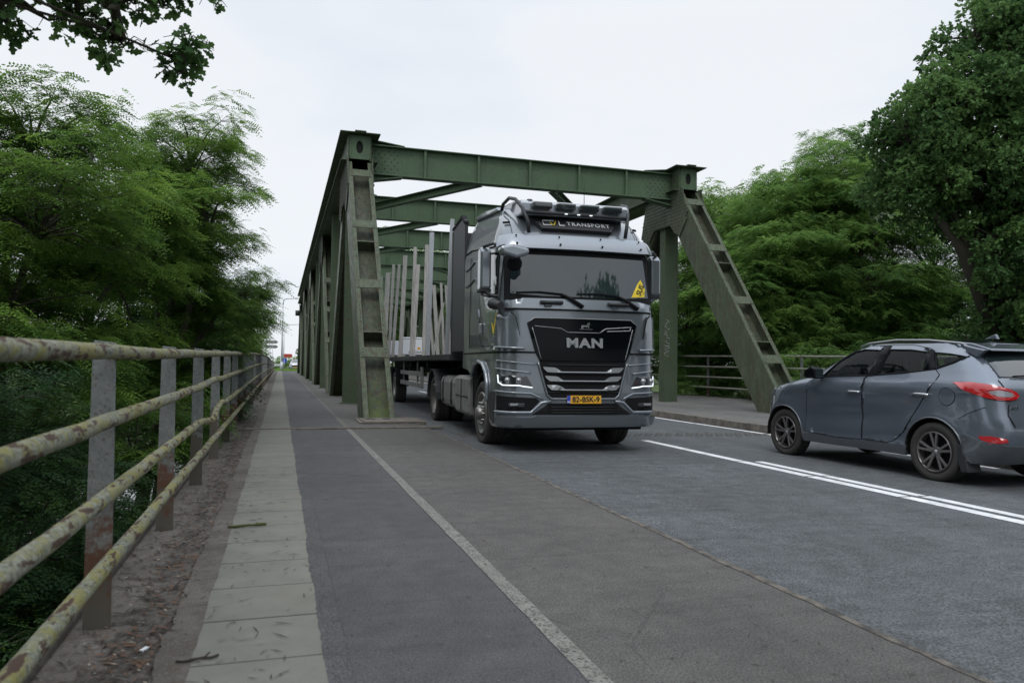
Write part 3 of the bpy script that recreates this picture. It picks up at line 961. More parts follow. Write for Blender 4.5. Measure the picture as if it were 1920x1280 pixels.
def clump_points(ells, per, g, shell=.55):
    """clump centres inside the ellipsoids, biased outwards"""
    C = []; K = []
    for (cx, cy, cz, rx, ry, rz) in ells:
        vol = rx * ry * rz; n = max(5, int(per * (vol ** .72)))
        d = unit(g.normal(size=(n, 3))); r = g.uniform(shell ** 3, 1, n) ** (1 / 3)
        C.append(np.array([cx, cy, cz]) + d * r[:, None] * np.array([rx, ry, rz])); K.append(np.tile([cx, cy, cz - .35 * rz], (n, 1)))
    return np.concatenate(C), np.concatenate(K)

def tree(name, base, ells, kind, label, cat='tree', group=None, mt=None, per=26, leaves=95, seed=1, cr=.55, trunk_r=.14, scale=1.0, fork=.45, shell=.5, lod=0, limbs=True, thin=1.0, lobed=False, stray=1.0):
    g = np.random.default_rng(seed); rr_ = random.Random(seed)
    root = empty(name, base, label=label, cat=cat, group=group)
    o3 = np.array(base)
    C, K = clump_points(ells, per, g, shell)
    n = len(C)
    far_ = g.random(n) < .14
    C = C + (C - K) * (far_ * g.uniform(.12, .36, n) * stray)[:, None]
    outward = unit((C - K) * np.array([1, 1, .35]) + g.normal(size=(n, 3)) * .15)
    tint_c = np.clip(g.normal(.42, .32, n), 0, 1)
    m = leaves
    idx = np.repeat(np.arange(n), m)
    if kind == 'robinia':
        # flat drooping sprays: leaves alternate along 5 twigs of every clump
        tw = g.integers(0, 5, n * m)
        base_ang = np.arctan2(outward[:, 1], outward[:, 0])
        ang = base_ang[idx] + (tw - 2) * .62 + g.normal(0, .10, n * m) + 1.8 * (g.random(n * m) < .12) 
        rad = cr * scale * (g.random(n * m) ** .6) * (1.25 - .12 * np.abs(tw - 2))
        dirt_ = np.stack([np.cos(ang), np.sin(ang), .25 * np.ones_like(ang)], 1)
        twz = g.normal(0, .16, (n, 5))[idx, tw]
        slope = g.uniform(-.28, .28, n)[idx]
        P = C[idx] + dirt_ * rad[:, None]
        P[:, 2] += slope * rad - .16 * (rad ** 2) / (cr * scale) + twz * rad * 1.8 + g.normal(0, .035, n * m)
        sgn = np.where(g.random(n * m) < .5, -1, 1)
        a2 = ang + sgn * g.uniform(.5, 1.25, n * m)
        D = unit(np.stack([np.cos(a2), np.sin(a2), g.uniform(-.45, .22, n * m)], 1))
        tint = np.clip(tint_c[idx] + g.normal(0, .13, n * m), 0, 1)
        pr, aa, ww = ((6, .046, .0125), (4, .066, .024), (3, .095, .040))[lod]
        V, F, T = leaf_robinia(P, D, g, pr, .25 * scale * (1 + .35 * lod), aa * scale, ww * scale, tint)
    else:
        # bushy tufts: whorls of 6 leaves at twig ends
        wh = 6; q = max(1, m // wh)
        iw = np.repeat(np.arange(n), q)
        dd = unit(g.normal(size=(n * q, 3)) + outward[iw] * .5)
        Pw = C[iw] + dd * (cr * scale * g.uniform(.35, 1, n * q) ** .6)[:, None] * np.array([1, 1, .75])
        tdir = unit(dd + outward[iw] * .8 + np.array([0, 0, .15]))
        P = np.repeat(Pw, wh, 0); td = np.repeat(tdir, wh, 0)
        D = unit(td * .6 + unit(g.normal(size=P.shape)) + np.array([0, 0, -.15]))
        P = P + unit(g.normal(size=P.shape)) * .02
        N = unit(np.array([0, 0, 1.0]) + g.normal(size=P.shape) * .6)
        tint = np.clip(np.repeat(tint_c[iw], wh) + g.normal(0, .16, len(P)), 0, 1)
        L = (.140 if kind == 'oak' else .075) * scale * (1 + .4 * lod)
        V, F, T = leaf_lobed(P, D, N, g, .095 if lobed else L, OAKP if lobed else OAKS if lod == 0 else [(0, 0), (.27, .4), (0, 1), (-.27, .5)], tint)
    crown = np_mesh('crown', V - o3, F, mt or M['robinia'], root, T)
    # trunk, limbs to the clumps, twigs in the clumps
    if limbs:
        b = MB()
        top = np.mean([e[:3] for e in ells], 0)
        b0 = np.array(base); fk = b0 + (top - b0) * np.array([.55, .55, fork])
        pts = [b0, b0 * .6 + fk * .4 + g.normal(0, .05, 3), fk]
        b.tube([tuple(p - o3) for p in pts], [trunk_r * 1.25, trunk_r * (.5 + .5 * thin), trunk_r * .85 * thin], 10)
        b.build('trunk', M['bark'], root)
        lb = MB()
        for (cx, cy, cz, rx, ry, rz) in ells:
            c = np.array([cx, cy, cz - .3 * rz]); h = fk
            p1 = h + (c - h) * .5 + np.array([0, 0, .12 * np.linalg.norm(c - h)]) + g.normal(0, .08, 3)
            lb.tube([tuple(p - o3) for p in (h, p1, c)], [trunk_r * .6 * thin, trunk_r * .42 * thin, trunk_r * .28 * thin], 7)
        near = K
        sel = range(n) if lod == 0 else range(0, n, 3)
        for i in sel:
            h = near[i]; c = C[i]
            p1 = h + (c - h) * .55 + np.array([0, 0, .10 * np.linalg.norm(c - h)]) + g.normal(0, .04, 3)
            lb.tube([tuple(p - o3) for p in (h, p1, c)], [trunk_r * .20, trunk_r * .13, .007], 5, caps=False)
            if lod == 0:
                a0 = math.atan2(outward[i][1], outward[i][0])
                for k in range(-2, 3):
                    a = a0 + k * .62; e = c + np.array([math.cos(a), math.sin(a), .05]) * cr * scale
                    mm = c + (e - c) * .5 + np.array([0, 0, .05])
                    lb.tube([tuple(c - o3), tuple(mm - o3), tuple(e - o3)], [.006, .004, .002], 3, caps=False)
        lb.build('limbs', M['bark'], root, fix=False)
    return root

GL = 'robinias crowding the left side of the bridge'
tree('robinia_tree', (-3.9, 11.5, -3.2), [(-3.28, 11.5, 4.35, .94, 1.0, .69), (-2.91, 10.5, 3.04, 1.12, 1.5, .86), (-3.2, 9.8, 1.9, .8, 1.2, .65), (-2.42, 12.5, 2.81, .72, 1.2, 1.1), (-4.2, 11.5, 3.2, 1.2, 1.5, 1.3), (-2.9, 11, 1.2, .9, 1.2, .8)],
     'robinia', 'feathery leaved tree at the far left edge of the photo under the oak branch', group=GL, per=30, leaves=150, seed=21, trunk_r=.12, cr=.5)
tree('robinia_tree', (-2.75, 15.4, -3.4), [(-1.75, 15.5, 5.25, .55, 1.0, .75), (-1.83, 15.0, 4.6, .95, 1.2, .80), (-1.30, 14.5, 3.78, 1.02, 1.3, .62), (-2.24, 15.0, 2.8, 1.1, 1.3, .95), (-1.15, 16.0, 2.55, .8, 1.2, .8), (-2.2, 15.5, 1.4, 1.2, 1.3, .8)],
     'robinia', 'feathery leaved tree whose right boughs reach furthest out over the pipe railing', group=GL, per=30, leaves=150, seed=22, trunk_r=.13, cr=.5)
tree('robinia_tree', (-4.6, 20, -3.6), [(-3.6, 20, 4.2, 1.6, 1.6, 1.6), (-4.6, 21, 2.4, 1.7, 1.8, 1.4), (-2.9, 21, 1.8, 1.2, 1.8, 1.2)],
     'robinia', 'dark feathery leaved tree filling the gap behind the two nearer left hand trees', group=GL, per=26, leaves=80, seed=23, lod=1, cr=.6, scale=1.2)
tree('robinia_tree', (-2.6, 30, -4), [(-1.55, 30, 3.35, .65, 1.8, 1.15), (-1.55, 28, 2.0, .75, 1.8, .7), (-2.8, 30, 2.6, 1.2, 2, 1.6)],
     'robinia', 'slim dark tree just left of the distant lamp post, its edge against the sky', group=GL, per=32, leaves=75, seed=24, lod=1, cr=.42, stray=.3)
tree('robinia_tree', (-3.2, 52, -5), [(-2.35, 50, 3.2, 1.0, 3, 1.5), (-3.8, 46, 3.0, 1.6, 3, 2.0), (-2.9, 60, 2.8, 1.2, 3, 1.0)],
     'robinia', 'farthest small dark tree at the end of the left railing', group=GL, per=22, leaves=60, seed=25, lod=2, cr=.6, stray=0)
# undergrowth on the left bank
GU = 'bushes on the bank below the left railing'
UB = [((-2.6, 8.5, -3.4), [(-2.5, 8.5, -.6, .9, 1.2, .9), (-3.1, 8.0, .4, .9, 1.0, .8)], 'dark leafy bush below the left railing, behind the nearest post'),
      ((-2.1, 6.0, -3.6), [(-1.95, 6.0, -1.3, .6, .8, .7), (-2.5, 7.0, -1.6, .9, 1.0, .8)], 'dark leafy bush at the lower left corner below the railing'),
      ((-2.4, 12.0, -3.0), [(-2.0, 12.0, .1, .9, 1.3, .8), (-2.4, 11.5, -1.2, .9, 1.2, .9)], 'dark leafy bush showing between the first and second railing posts'),
      ((-2.6, 17.0, -3.2), [(-2.2, 17, .2, 1.2, 1.6, .9), (-2.6, 19, 1.0, 1.2, 1.6, 1.0)], 'dark bush rising behind the railing under the overhanging boughs'),
      ((-2.8, 25.0, -3.2), [(-2.6, 25, .1, 1.1, 3, .9), (-3.2, 31, .3, 1.4, 3, 1.0)], 'low dark bush behind the far railing posts'),
      ((-5.4, 13.5, -4.0), [(-5.0, 14, -.5, 1.6, 2.0, 1.4), (-5.2, 17, -.6, 1.6, 2.0, 1.4)], 'dim bush deep on the left bank')]
for i, (bs, el, lb_) in enumerate(UB):
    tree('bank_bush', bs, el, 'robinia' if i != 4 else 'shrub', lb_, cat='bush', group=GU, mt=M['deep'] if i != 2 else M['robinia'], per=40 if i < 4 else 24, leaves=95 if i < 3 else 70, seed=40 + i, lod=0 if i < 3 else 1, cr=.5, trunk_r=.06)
def ground_cover(name, xr, yr, n, mt, L, seed, label):
    g = np.random.default_rng(seed)
    x = g.uniform(*xr, n); y = g.uniform(*yr, n)
    z = np.array([ter_z(a, b_) for a, b_ in zip(x, y)])
    D = unit(g.normal(size=(n, 3)) * np.array([1, 1, .4]) + np.array([0, 0, 1.0]))
    N = unit(g.normal(size=(n, 3)))
    P = np.stack([x, y, z + g.uniform(0, .25, n)], 1)
    V, F, T = leaf_lobed(P, D, N, g, L, [(0, 0), (.16, .4), (0, 1), (-.16, .5)], np.clip(g.normal(.5, .25, n), 0, 1))
    o = np_mesh(name, V, F, mt, None, T); o['kind'] = 'stuff'; o['label'] = label; o['category'] = 'plants'
ground_cover('bank_plants', (-4.2, -1.3), (9, 26), 15000, M['bright'], .16, 61, 'bright green low plants on the bank seen through the left railing')
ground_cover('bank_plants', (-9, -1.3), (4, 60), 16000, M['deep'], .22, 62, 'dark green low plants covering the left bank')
ground_cover('bank_plants', (17.6, 34), (14, 70), 26000, M['bright'], .24, 63, 'green low plants beyond the right hand railing')
ground_cover('verge_grass', (-30, 2.5), (101.5, 111), 14000, M['bright'], .22, 64, 'short grass on the verge at the far end of the path')

# overhanging oak, its trunk outside the frame at the left
tree('oak_tree', (-5.2, 4.4, -2.2), [(-1.85, 5.6, 3.72, .40, .6, .26), (-1.30, 5.5, 3.74, .36, .5, .20), (-.92, 5.5, 3.80, .26, .4, .14), (-.62, 5.5, 3.84, .16, .3, .08), (-1.35, 5.8, 4.2, .7, .8, .26), (-2.6, 5.2, 4.1, .9, .9, .6), (-.72, 5.6, 3.36, .10, .2, .10), (-1.10, 5.6, 3.50, .16, .3, .12)],
     'oak', 'dark oak boughs hanging into the top left corner above the railing', per=150, leaves=34, seed=70, cr=.17, trunk_r=.22, mt=M['oak'], shell=.25, thin=.13, fork=.9, lobed=True, stray=0)
# right hand side
tree('oak_tree', (20.5, 17, -3.2), [(17.35, 17.2, 8.2, .9, 1.2, 1.0), (17.6, 17.2, 6.7, .9, 1.2, .7), (18.6, 17, 8.9, 1.5, 1.6, 1.2), (20.2, 16.5, 9.6, 1.7, 1.8, 1.6), (21.8, 16.5, 11.2, 1.9, 2.0, 2.0), (18.5, 17.5, 7.0, 1.7, 1.8, 1.3), (20.2, 16.5, 6.9, 1.8, 2.0, 1.5), (22.2, 17, 8.0, 2.0, 2.2, 2.2), (20.4, 16, 4.7, 1.7, 1.8, 1.5), (22.6, 17, 5.2, 2.0, 2.2, 1.8), (21.3, 16.2, 2.6, 1.7, 2.0, 1.4), (23.2, 16.2, 2.6, 1.8, 2.0, 1.6), (19.6, 17, 11.3, .8, .8, .7), (22.9, 17, 13.6, 1.7, 2.0, 1.5)],
     'oak', 'big dark oak with a wide crown rising behind the blue grey car', per=17, leaves=260, seed=71, cr=.58, trunk_r=.32, mt=M['oak'], shell=.40)
GR = 'pale robinias standing behind the right railing'
tree('robinia_tree', (19.2, 31, -3.5), [(18.3, 31, 8.6, .7, 1.0, 1.2), (19.4, 31, 7.6, .8, 1.2, 1.2), (18.4, 30, 5.6, 1.5, 1.8, 1.6), (17.6, 30, 3.4, 1.6, 2, 1.8), (18.8, 30, 1.8, 1.8, 2, 1.4)], 'robinia',
     'pale feathery tree directly right of the bridge portal, behind the sloping end post', group=GR, per=22, leaves=115, seed=72, lod=1, cr=.60, scale=1.15, mt=M['robinia_light'])
tree('robinia_tree', (21.2, 27, -3.5), [(19.6, 27, 8.0, .8, 1.2, 1.1), (20.9, 27, 8.7, .8, 1.2, 1.2), (20.8, 27, 7.0, 1.6, 1.8, 1.2), (19.2, 26, 5.7, 1.9, 2.0, 1.6), (18.7, 26, 3.8, 2.4, 2, 1.8), (20.6, 25.5, 2.0, 2.6, 2, 1.5)], 'robinia',
     'pale feathery tree with the broadest crown between the end post and the dark oak', group=GR, per=22, leaves=120, seed=73, lod=1, cr=.62, scale=1.15, mt=M['robinia_light'])
tree('robinia_tree', (24.5, 27, -3.5), [(22.2, 26, 8.7, 1.1, 1.4, 1.5), (23.6, 27, 8.0, 1.6, 1.8, 1.9), (24.0, 28, 10.6, 1.0, 1.2, 1.5), (25.3, 28, 9.6, 1.2, 1.3, 1.5), (23.4, 25, 5.0, 2.6, 2, 2.6), (24.6, 24, 2.4, 2.8, 2, 1.8), (26.5, 25, 6.2, 2.4, 2, 2.6), (27.5, 24.5, 3.0, 2.4, 2, 2.2)], 'robinia',
     'tallest pale feathery tree, half hidden by the dark oak', group=GR, per=22, leaves=115, seed=74, lod=1, cr=.62, scale=1.15, mt=M['robinia_light'])
for i, (x, y, z, lb_) in enumerate([(18.6, 22.5, 1.2, 'bright bush right behind the right railing near the sloping end post'), (21.5, 21.0, 1.1, 'bright bush behind the right railing, level with the car bonnet'), (25.5, 20.5, 1.3, 'dark green bush behind the roof of the blue grey car'), (18.6, 29, 1.3, 'bush behind the right railing between the post and the truck')]):
    tree('bank_bush', (x, y, -3.2), [(x, y, z - .4, 2.0, 1.6, 1.3), (x + 1, y + 1, z - 1.6, 2.2, 1.6, 1.2), (x - .8, y, z - 1.9, 1.6, 1.6, 1.2)], 'robinia', lb_, cat='bush', group='bushes beyond the right railing', per=22, leaves=80, seed=140 + i, lod=1, cr=.6, trunk_r=.07, mt=M['robinia_light'])
tree('robinia_tree', (29, 36, -3.5), [(28, 36, 8.0, 3.5, 3, 3.4), (30, 34, 4.0, 4.0, 3, 2.8), (25, 36, 4.0, 3.4, 3, 2.8), (25.5, 36, 7.5, 2.6, 3, 2.6)], 'robinia',
     'dark tree closing the gaps behind the pale feathery trees', group=GR, per=14, leaves=90, seed=78, lod=2, cr=1.0, scale=1.6)
GB = 'trees seen through the bridge behind the truck'
tree('robinia_tree', (18.6, 42, -4), [(17.8, 42, 6.0, 2.2, 3, 2.8), (17.6, 46, 3.2, 2.4, 4, 2.2), (18.0, 38, 2.6, 2.2, 3, 2.2)], 'robinia',
     'green tree showing between the truck mirror and the right hand upright post', group=GB, per=18, leaves=70, seed=75, lod=2, cr=.9, scale=1.3)
tree('robinia_tree', (18.8, 60, -4), [(18.0, 60, 7.0, 2.6, 5, 3.6), (17.8, 66, 3.4, 2.6, 5, 2.6)], 'robinia',
     'dark tree visible through the stakes of the trailer', group=GB, per=14, leaves=60, seed=76, lod=2, cr=1.2, scale=1.6)
tree('robinia_tree', (18.0, 84, -2), [(16.5, 84, 10.0, 4.2, 5, 4.6), (14.5, 92, 5.5, 5, 5, 4.0)], 'robinia',
     'far tree whose top shows between the cross beams above the trailer', group=GB, per=7, leaves=75, seed=77, lod=2, cr=1.7, scale=2.0, mt=M['robinia_light'])
for i, (x, y, h, r_, lb_) in enumerate([(-9, 170, 3.6, 7, 'distant rounded tree left of the lamp post'), (11, 190, 6.0, 8, 'distant rounded tree touching the far end of the truss'), (-30, 200, 9, 11, 'distant wide tree near the end of the left railing'), (30, 210, 10, 14, 'distant wide tree hidden mostly by the bridge posts')]):
    tree('distant_tree', (x, y, -.2), [(x, y, h * .55, r_, 4, h * .45)], 'shrub', lb_, group='distant trees beyond the bridge', per=5, leaves=220, seed=80 + i, lod=1, cr=.42, scale=3.2, stray=0, trunk_r=.3, mt=M['shrub'], shell=.3)
for i, (x, y, w_, lb_) in enumerate([(2.6, 150, 5.5, 'bright clipped hedge beyond the parked car'), (-7, 145, 4.5, 'bright clipped hedge left of the blue sign')]):
    tree('hedge', (x, y, -.1), [(x, y, .9, w_, 1.2, .9)], 'shrub', lb_, cat='hedge', group='clipped hedges at the far junction', per=14, leaves=150, seed=90 + i, lod=1, cr=.6, scale=2.0, mt=M['bright'], limbs=False, shell=.2)
# trees and road behind the camera, which the windscreen and the car body mirror
tree('oak_tree', (-7.5, -9, -1), [(-6.5, -9, 5, 3.2, 3.2, 3.0), (-6.0, -13, 4, 3, 3, 3)], 'oak', 'oak behind the camera on the left of the road', per=8, leaves=160, seed=95, cr=1.1, scale=1.7, lod=1, mt=M['oak'], trunk_r=.3)
tree('oak_tree', (-5.4, 2.5, -2), [(-6.0, 1.5, 4.2, 2.0, 3.0, 2.6), (-5.6, -3, 4, 2.2, 3, 2.6)], 'oak', 'oak beside the camera on the left bank', per=8, leaves=160, seed=97, cr=1.1, scale=1.7, lod=1, mt=M['oak'], trunk_r=.3)

tree('oak_tree', (15.5, -9, -1), [(14.5, -9, 9.5, 3.0, 3.2, 3.0), (16, -12, 7, 4, 4, 4), (19, -6, 6, 3, 4, 4)], 'oak', 'oak behind the camera on the right of the road', per=13, leaves=200, seed=98, cr=1.0, scale=1.8, lod=1, mt=M['oak'], trunk_r=.3)

# ================================================================ THE FAR END
def street_lamp(name, loc, h, arms, label, r=.13):
    root = empty(name, loc, label=label, cat='street lamp')
    b = MB(); b.tube([(0, 0, 0), (0, 0, h * .45), (.02, 0, h - .8)], [r, r * .8, r * .6], 10); b.tube([(0, 0, 0), (0, 0, 1.2)], r * 1.35, 10)
    b.build('pole', M['lamp_metal'], root)
    for (dx, dz, L) in arms:
        a = MB()
        if dz > 0:
            pts = [(.02, 0, h - .9), (.05, 0, h - .35), (.25 * dx, 0, h - .08), (.6 * dx, 0, h), (L * dx, 0, h + .10)]
        else:
            pts = [(.02, 0, h - .8), (.3 * dx, 0, h - .55), (L * dx, 0, h - .35)]
        a.tube(pts, r * .55, 8); am = a.build('arm', M['lamp_metal'], root)
        hd = MB(); e = pts[-1]; hd.box((e[0] + .3 * dx, 0, e[2] - .02), (.62, .22, .10)); hd.build('lamp_head', M['lamp_metal'], am, .02)
    return root
street_lamp('street_lamp', (.15, 103.5, 0), 9.6, [(1, 1, 1.9)], 'tall grey lamp post with one long curved arm at the end of the path')
street_lamp('street_lamp', (.55, 150, 0), 8.8, [(1, -1, 3.0), (-1, -1, 3.0)], 'farther lamp post with two low arms, behind the tall one', .12)
root = empty('direction_sign', (-1.35, 118, 0), label='grey direction sign with two panels on twin poles beside the far tree', cat='road sign')
b = MB(); b.tube([(-.18, 0, 0), (-.18, 0, 4.4)], .045, 8); b.build('pole', M['lamp_metal'], root)
b = MB(); b.tube([(.18, 0, 0), (.18, 0, 4.4)], .045, 8); b.build('pole', M['lamp_metal'], root)
for z in (3.9, 3.2):
    b = MB(); b.prism([(-.9, z), (.7, z), (.95, z + .24), (.7, z + .48), (-.9, z + .48)], 'Y', -.04, .0); b.build('panel', M['tank'], root, .01)
root = empty('traffic_sign', (.55, 128, 0), label='blue sign on a short pole left of the parked car', cat='road sign')
b = MB(); b.tube([(0, 0, 0), (0, 0, 1.6)], .05, 8); b.build('pole', M['lamp_metal'], root)
b = MB(); b.bx(-.40, .40, -.03, .0, 1.0, 1.75); b.build('panel', M['blue'], root, .02)
b = MB(); b.bx(-.40, -.15, -.036, .0, 1.76, 2.4); b.build('panel', M['offwhite'], root)
root = empty('sales_board', (1.35, 150, 0), label='low red board on legs beyond the parked car', cat='board')
b = MB(); b.bx(-.75, .75, -.06, .06, 2.0, 2.7); b.build('panel', M['red_paint'], root, .02)
for x in (-.6, .6):
    b = MB(); b.bx(x - .08, x + .08, -.05, .05, 0, 1.9); b.build('leg', M['lamp_metal'], root)
root = empty('guard_rail', (-3, 117, 0), label='grey guard rail along the far side road', cat='guard rail')
b = MB(); b.bx(-14, 3.2, -.05, .05, .55, .85); b.build('beam', M['lamp_metal'], root, .01)
for x in range(-13, 4, 4):
    b = MB(); b.bx(x - .06, x + .06, .06, .16, 0, .8); b.build('post', M['lamp_metal'], root)

# ================================================================ PATCHES ON CURVED BODIES
def inside(poly, x, y):
    c = False; j = len(poly) - 1
    for i in range(len(poly)):
        xi, yi = poly[i]; xj, yj = poly[j]
        if (yi > y) != (yj > y) and x < (xj - xi) * (y - yi) / (yj - yi) + xi: c = not c
        j = i
    return c
def densify(poly, res):
    o = []
    for i in range(len(poly)):
        a, b_ = poly[i], poly[(i + 1) % len(poly)]
        n = max(1, int(math.ceil(math.hypot(b_[0] - a[0], b_[1] - a[1]) / res)))
        for k in range(n): o.append((a[0] + (b_[0] - a[0]) * k / n, a[1] + (b_[1] - a[1]) * k / n))
    return o
def patch(name, outline, surf, mt, parent, off=.006, thick=.012, res=.08, holes=(), flip=False, extra=None, smooth=True):
    """a raised panel: outline in surface coordinates, laid on surf(a, z) -> Vector, with a rim that goes inwards"""
    loops = [densify(outline, res)] + [densify(h, res) for h in holes]
    pts = []; edges = []; seg = []
    for lp in loops:
        n0 = len(pts); pts += lp; seg.append((n0, len(lp)))
        edges += [(n0 + i, n0 + (i + 1) % len(lp)) for i in range(len(lp))]
    xs_ = [p[0] for p in outline]; zs_ = [p[1] for p in outline]
    bp = np.array(pts)
    x = min(xs_) + res / 2
    while x < max(xs_):
        z = min(zs_) + res / 2
        while z < max(zs_):
            if inside(outline, x, z) and not any(inside(h, x, z) for h in holes) and np.min((bp[:, 0] - x) ** 2 + (bp[:, 1] - z) ** 2) > (.45 * res) ** 2:
                pts.append((x, z))
            z += res
        x += res
    r = delaunay_2d_cdt([Vector(p) for p in pts], edges, [], 0, 1e-5)
    V2, F2 = r[0], r[2]
    F = []
    for f in F2:
        cx = sum(V2[i][0] for i in f) / len(f); cz = sum(V2[i][1] for i in f) / len(f)
        if inside(outline, cx, cz) and not any(inside(h, cx, cz) for h in holes): F.append(tuple(f))
    e = .004; P3 = []; P4 = []
    for p in V2:
        a, z = p[0], p[1]
        s0 = surf(a, z); n = (surf(a + e, z) - surf(a - e, z)).cross(surf(a, z + e) - surf(a, z - e))
        if n.length < 1e-12: n = Vector((0, -1, 0))
        n.normalize()
        if flip: n = -n
        d = off + (extra(a, z) if extra else 0)
        P3.append(s0 + n * d); P4.append(s0 + n * (off - thick))
    b = MB(); b.add(P3, F, smooth)
    cnt = {}
    for f in F:
        for i in range(len(f)):
            k = (f[i], f[(i + 1) % len(f)]); cnt[tuple(sorted(k))] = cnt.get(tuple(sorted(k)), []) + [k]
    rim = [v[0] for v in cnt.values() if len(v) == 1]
    if thick:
        idx = {}; vs = []; fs = []
        for (i, j) in rim:
            for q in (i, j):
                if q not in idx:
                    idx[q] = len(vs); vs += [P3[q], P4[q]]
            fs.append((idx[i], idx[i] + 1, idx[j] + 1, idx[j]))
        b.add(vs, fs, False)
    return b.build(name, mt, parent, fix=False)
def on_surf(surf, a, z, off=0.0, flip=False):
    e = .004; s0 = surf(a, z); n = (surf(a + e, z) - surf(a - e, z)).cross(surf(a, z + e) - surf(a, z - e)).normalized()
    return s0 + (-n if flip else n) * off
def surf_line(b, surf, pts, r, off=.0, flip=False, res=.05, n=5):
    """a thin seam or moulding following the surface"""
    P = []
    for i in range(len(pts) - 1):
        a, c = pts[i], pts[i + 1]; k = max(1, int(math.hypot(c[0] - a[0], c[1] - a[1]) / res))
        for q in range(k): P.append(on_surf(surf, a[0] + (c[0] - a[0]) * q / k, a[1] + (c[1] - a[1]) * q / k, off, flip))
    P.append(on_surf(surf, pts[-1][0], pts[-1][1], off, flip))
    b.tube(P, r, n); return b
def lettering(name, body, size, mt, parent, surf, a, z, off, sx=1.0, depth=.003, bold=0.0, flip=False, ang=0.0, space=1.0):
    e = .02; o_ = on_surf(surf, a, z, off, flip)
    ex = (surf(a + e, z) - surf(a - e, z)).normalized()
    if flip: ex = -ex
    ez = (surf(a, z + e) - surf(a, z - e)).normalized(); n = ex.cross(ez).normalized(); ez = n.cross(ex)
    Mx = Matrix.Translation(o_) @ Matrix((ex, ez, n)).transposed().to_4x4() @ Matrix.Rotation(ang, 4, 'Z')
    return text_obj(name, body, size, mt, parent, Mx, depth, sx, bold, space)
def cyl_wheel(parent, x, y, z, r, wd, s, mt_rim, style, name='wheel'):
    """wheel with its outer face towards x = s; tyre is the part, rim and hub its sub-parts"""
    b = MB(); h = wd / 2
    prof = [(-h * .70, r * .66), (-h * .98, r * .80), (-h, r * .90), (-h * .86, r * .985), (-h * .70, r), (-h * .25, r), (-h * .22, r * .985), (-h * .14, r * .985), (-h * .11, r), (h * .11, r), (h * .14, r * .985), (h * .22, r * .985), (h * .25, r), (h * .70, r), (h * .86, r * .985), (h, r * .90), (h * .98, r * .80), (h * .70, r * .66)]
    b.lathe([(a * s, q) for a, q in prof], (x, y, z), 'X', 48)
    ty = b.build(name, M['rubber'], parent)
    f = h * s
    if style == 'car':
        b = MB(); R0 = r * .69
        b.lathe([(f * .80, R0 * 1.0), (f * .93, R0 * .99), (f * .95, R0 * .94), (f * .80, R0 * .91), (-f * .6, R0 * .88)], (x, y, z), 'X', 40)
        b.lathe([(f * .60, 0.0), (f * .60, R0 * .25), (f * .45, R0 * .28)], (x, y, z), 'X', 20)
        for k in range(5):
            for dd in (-.17, .17):
                t0 = 2 * math.pi * k / 5 + .3
                a0, a1 = t0 + dd * .55, t0 + dd * 1.15
                p = Vector((x + f * .62, y + math.cos(a0) * R0 * .16, z + math.sin(a0) * R0 * .16))
                q = Vector((x + f * .84, y + math.cos(a1) * R0 * .95, z + math.sin(a1) * R0 * .95))
                b.bar(p, q, .030, .028, up=(1, 0, 0))
        b.build('rim', mt_rim, ty, .004)
        b = MB(); b.lathe([(f * .1, 0), (f * .1, R0 * .90)], (x, y, z), 'X', 30); b.build('brake_disc', M['matt_black'], ty)
        b = MB(); b.lathe([(f * .60, R0 * .13), (f * .70, R0 * .12), (f * .72, 0)], (x, y, z), 'X', 16)
        for k in range(5):
            t0 = 2 * math.pi * k / 5 + .62
            b.lathe([(f * .60, .012), (f * .68, .010), (f * .68, 0)], (x, y + math.cos(t0) * R0 * .22, z + math.sin(t0) * R0 * .22), 'X', 8)
        b.build('hub_cap', M['silver_part'], ty)
    else:
        R0 = r * .62; b = MB()
        if style == 'front':      # dished out steel wheel with nut ring
            b.lathe([(f * .80, R0 * 1.08), (f * .95, R0 * 1.06), (f * .95, R0 * .98), (f * .55, R0 * .93), (f * .60, R0 * .80), (f * .80, R0 * .66), (f * .86, R0 * .40), (f * .86, 0)], (x, y, z), 'X', 40)
        else:                     # deep rear wheel
            b.lathe([(f * .80, R0 * 1.08), (f * .95, R0 * 1.06), (f * .95, R0 * .98), (f * .0, R0 * .90), (-f * .35, R0 * .85), (-f * .40, R0 * .45), (f * .1, R0 * .42), (f * .15, 0)], (x, y, z), 'X', 40)
        b.build('rim', mt_rim, ty)
        b = MB(); base = f * .86 if style == 'front' else -f * .36
        for k in range(10):
            t0 = 2 * math.pi * k / 10
            b.lathe([(base, .022), (base + .05 * s, .018), (base + .05 * s, 0)], (x, y + math.cos(t0) * R0 * .53, z + math.sin(t0) * R0 * .53), 'X', 8)
        b.lathe([(base, R0 * .36), (base + .06 * s, R0 * .34), (base + .10 * s, R0 * .28), (base + .10 * s, 0)], (x, y, z), 'X', 20)
        b.build('hub', M['steel_rim'] if style == 'front' else M['matt_black'], ty)
        b = MB()
        for k in range(10):
            t0 = 2 * math.pi * (k + .5) / 10
            b.lathe([(base * .985 if style == 'front' else base + .001 * s, .034), ((base * .985 if style == 'front' else base) + .004 * s, 0)], (x + (-.06 * s if style == 'front' else 0), y + math.cos(t0) * R0 * .74, z + math.sin(t0) * R0 * .74), 'X', 10)
    return ty

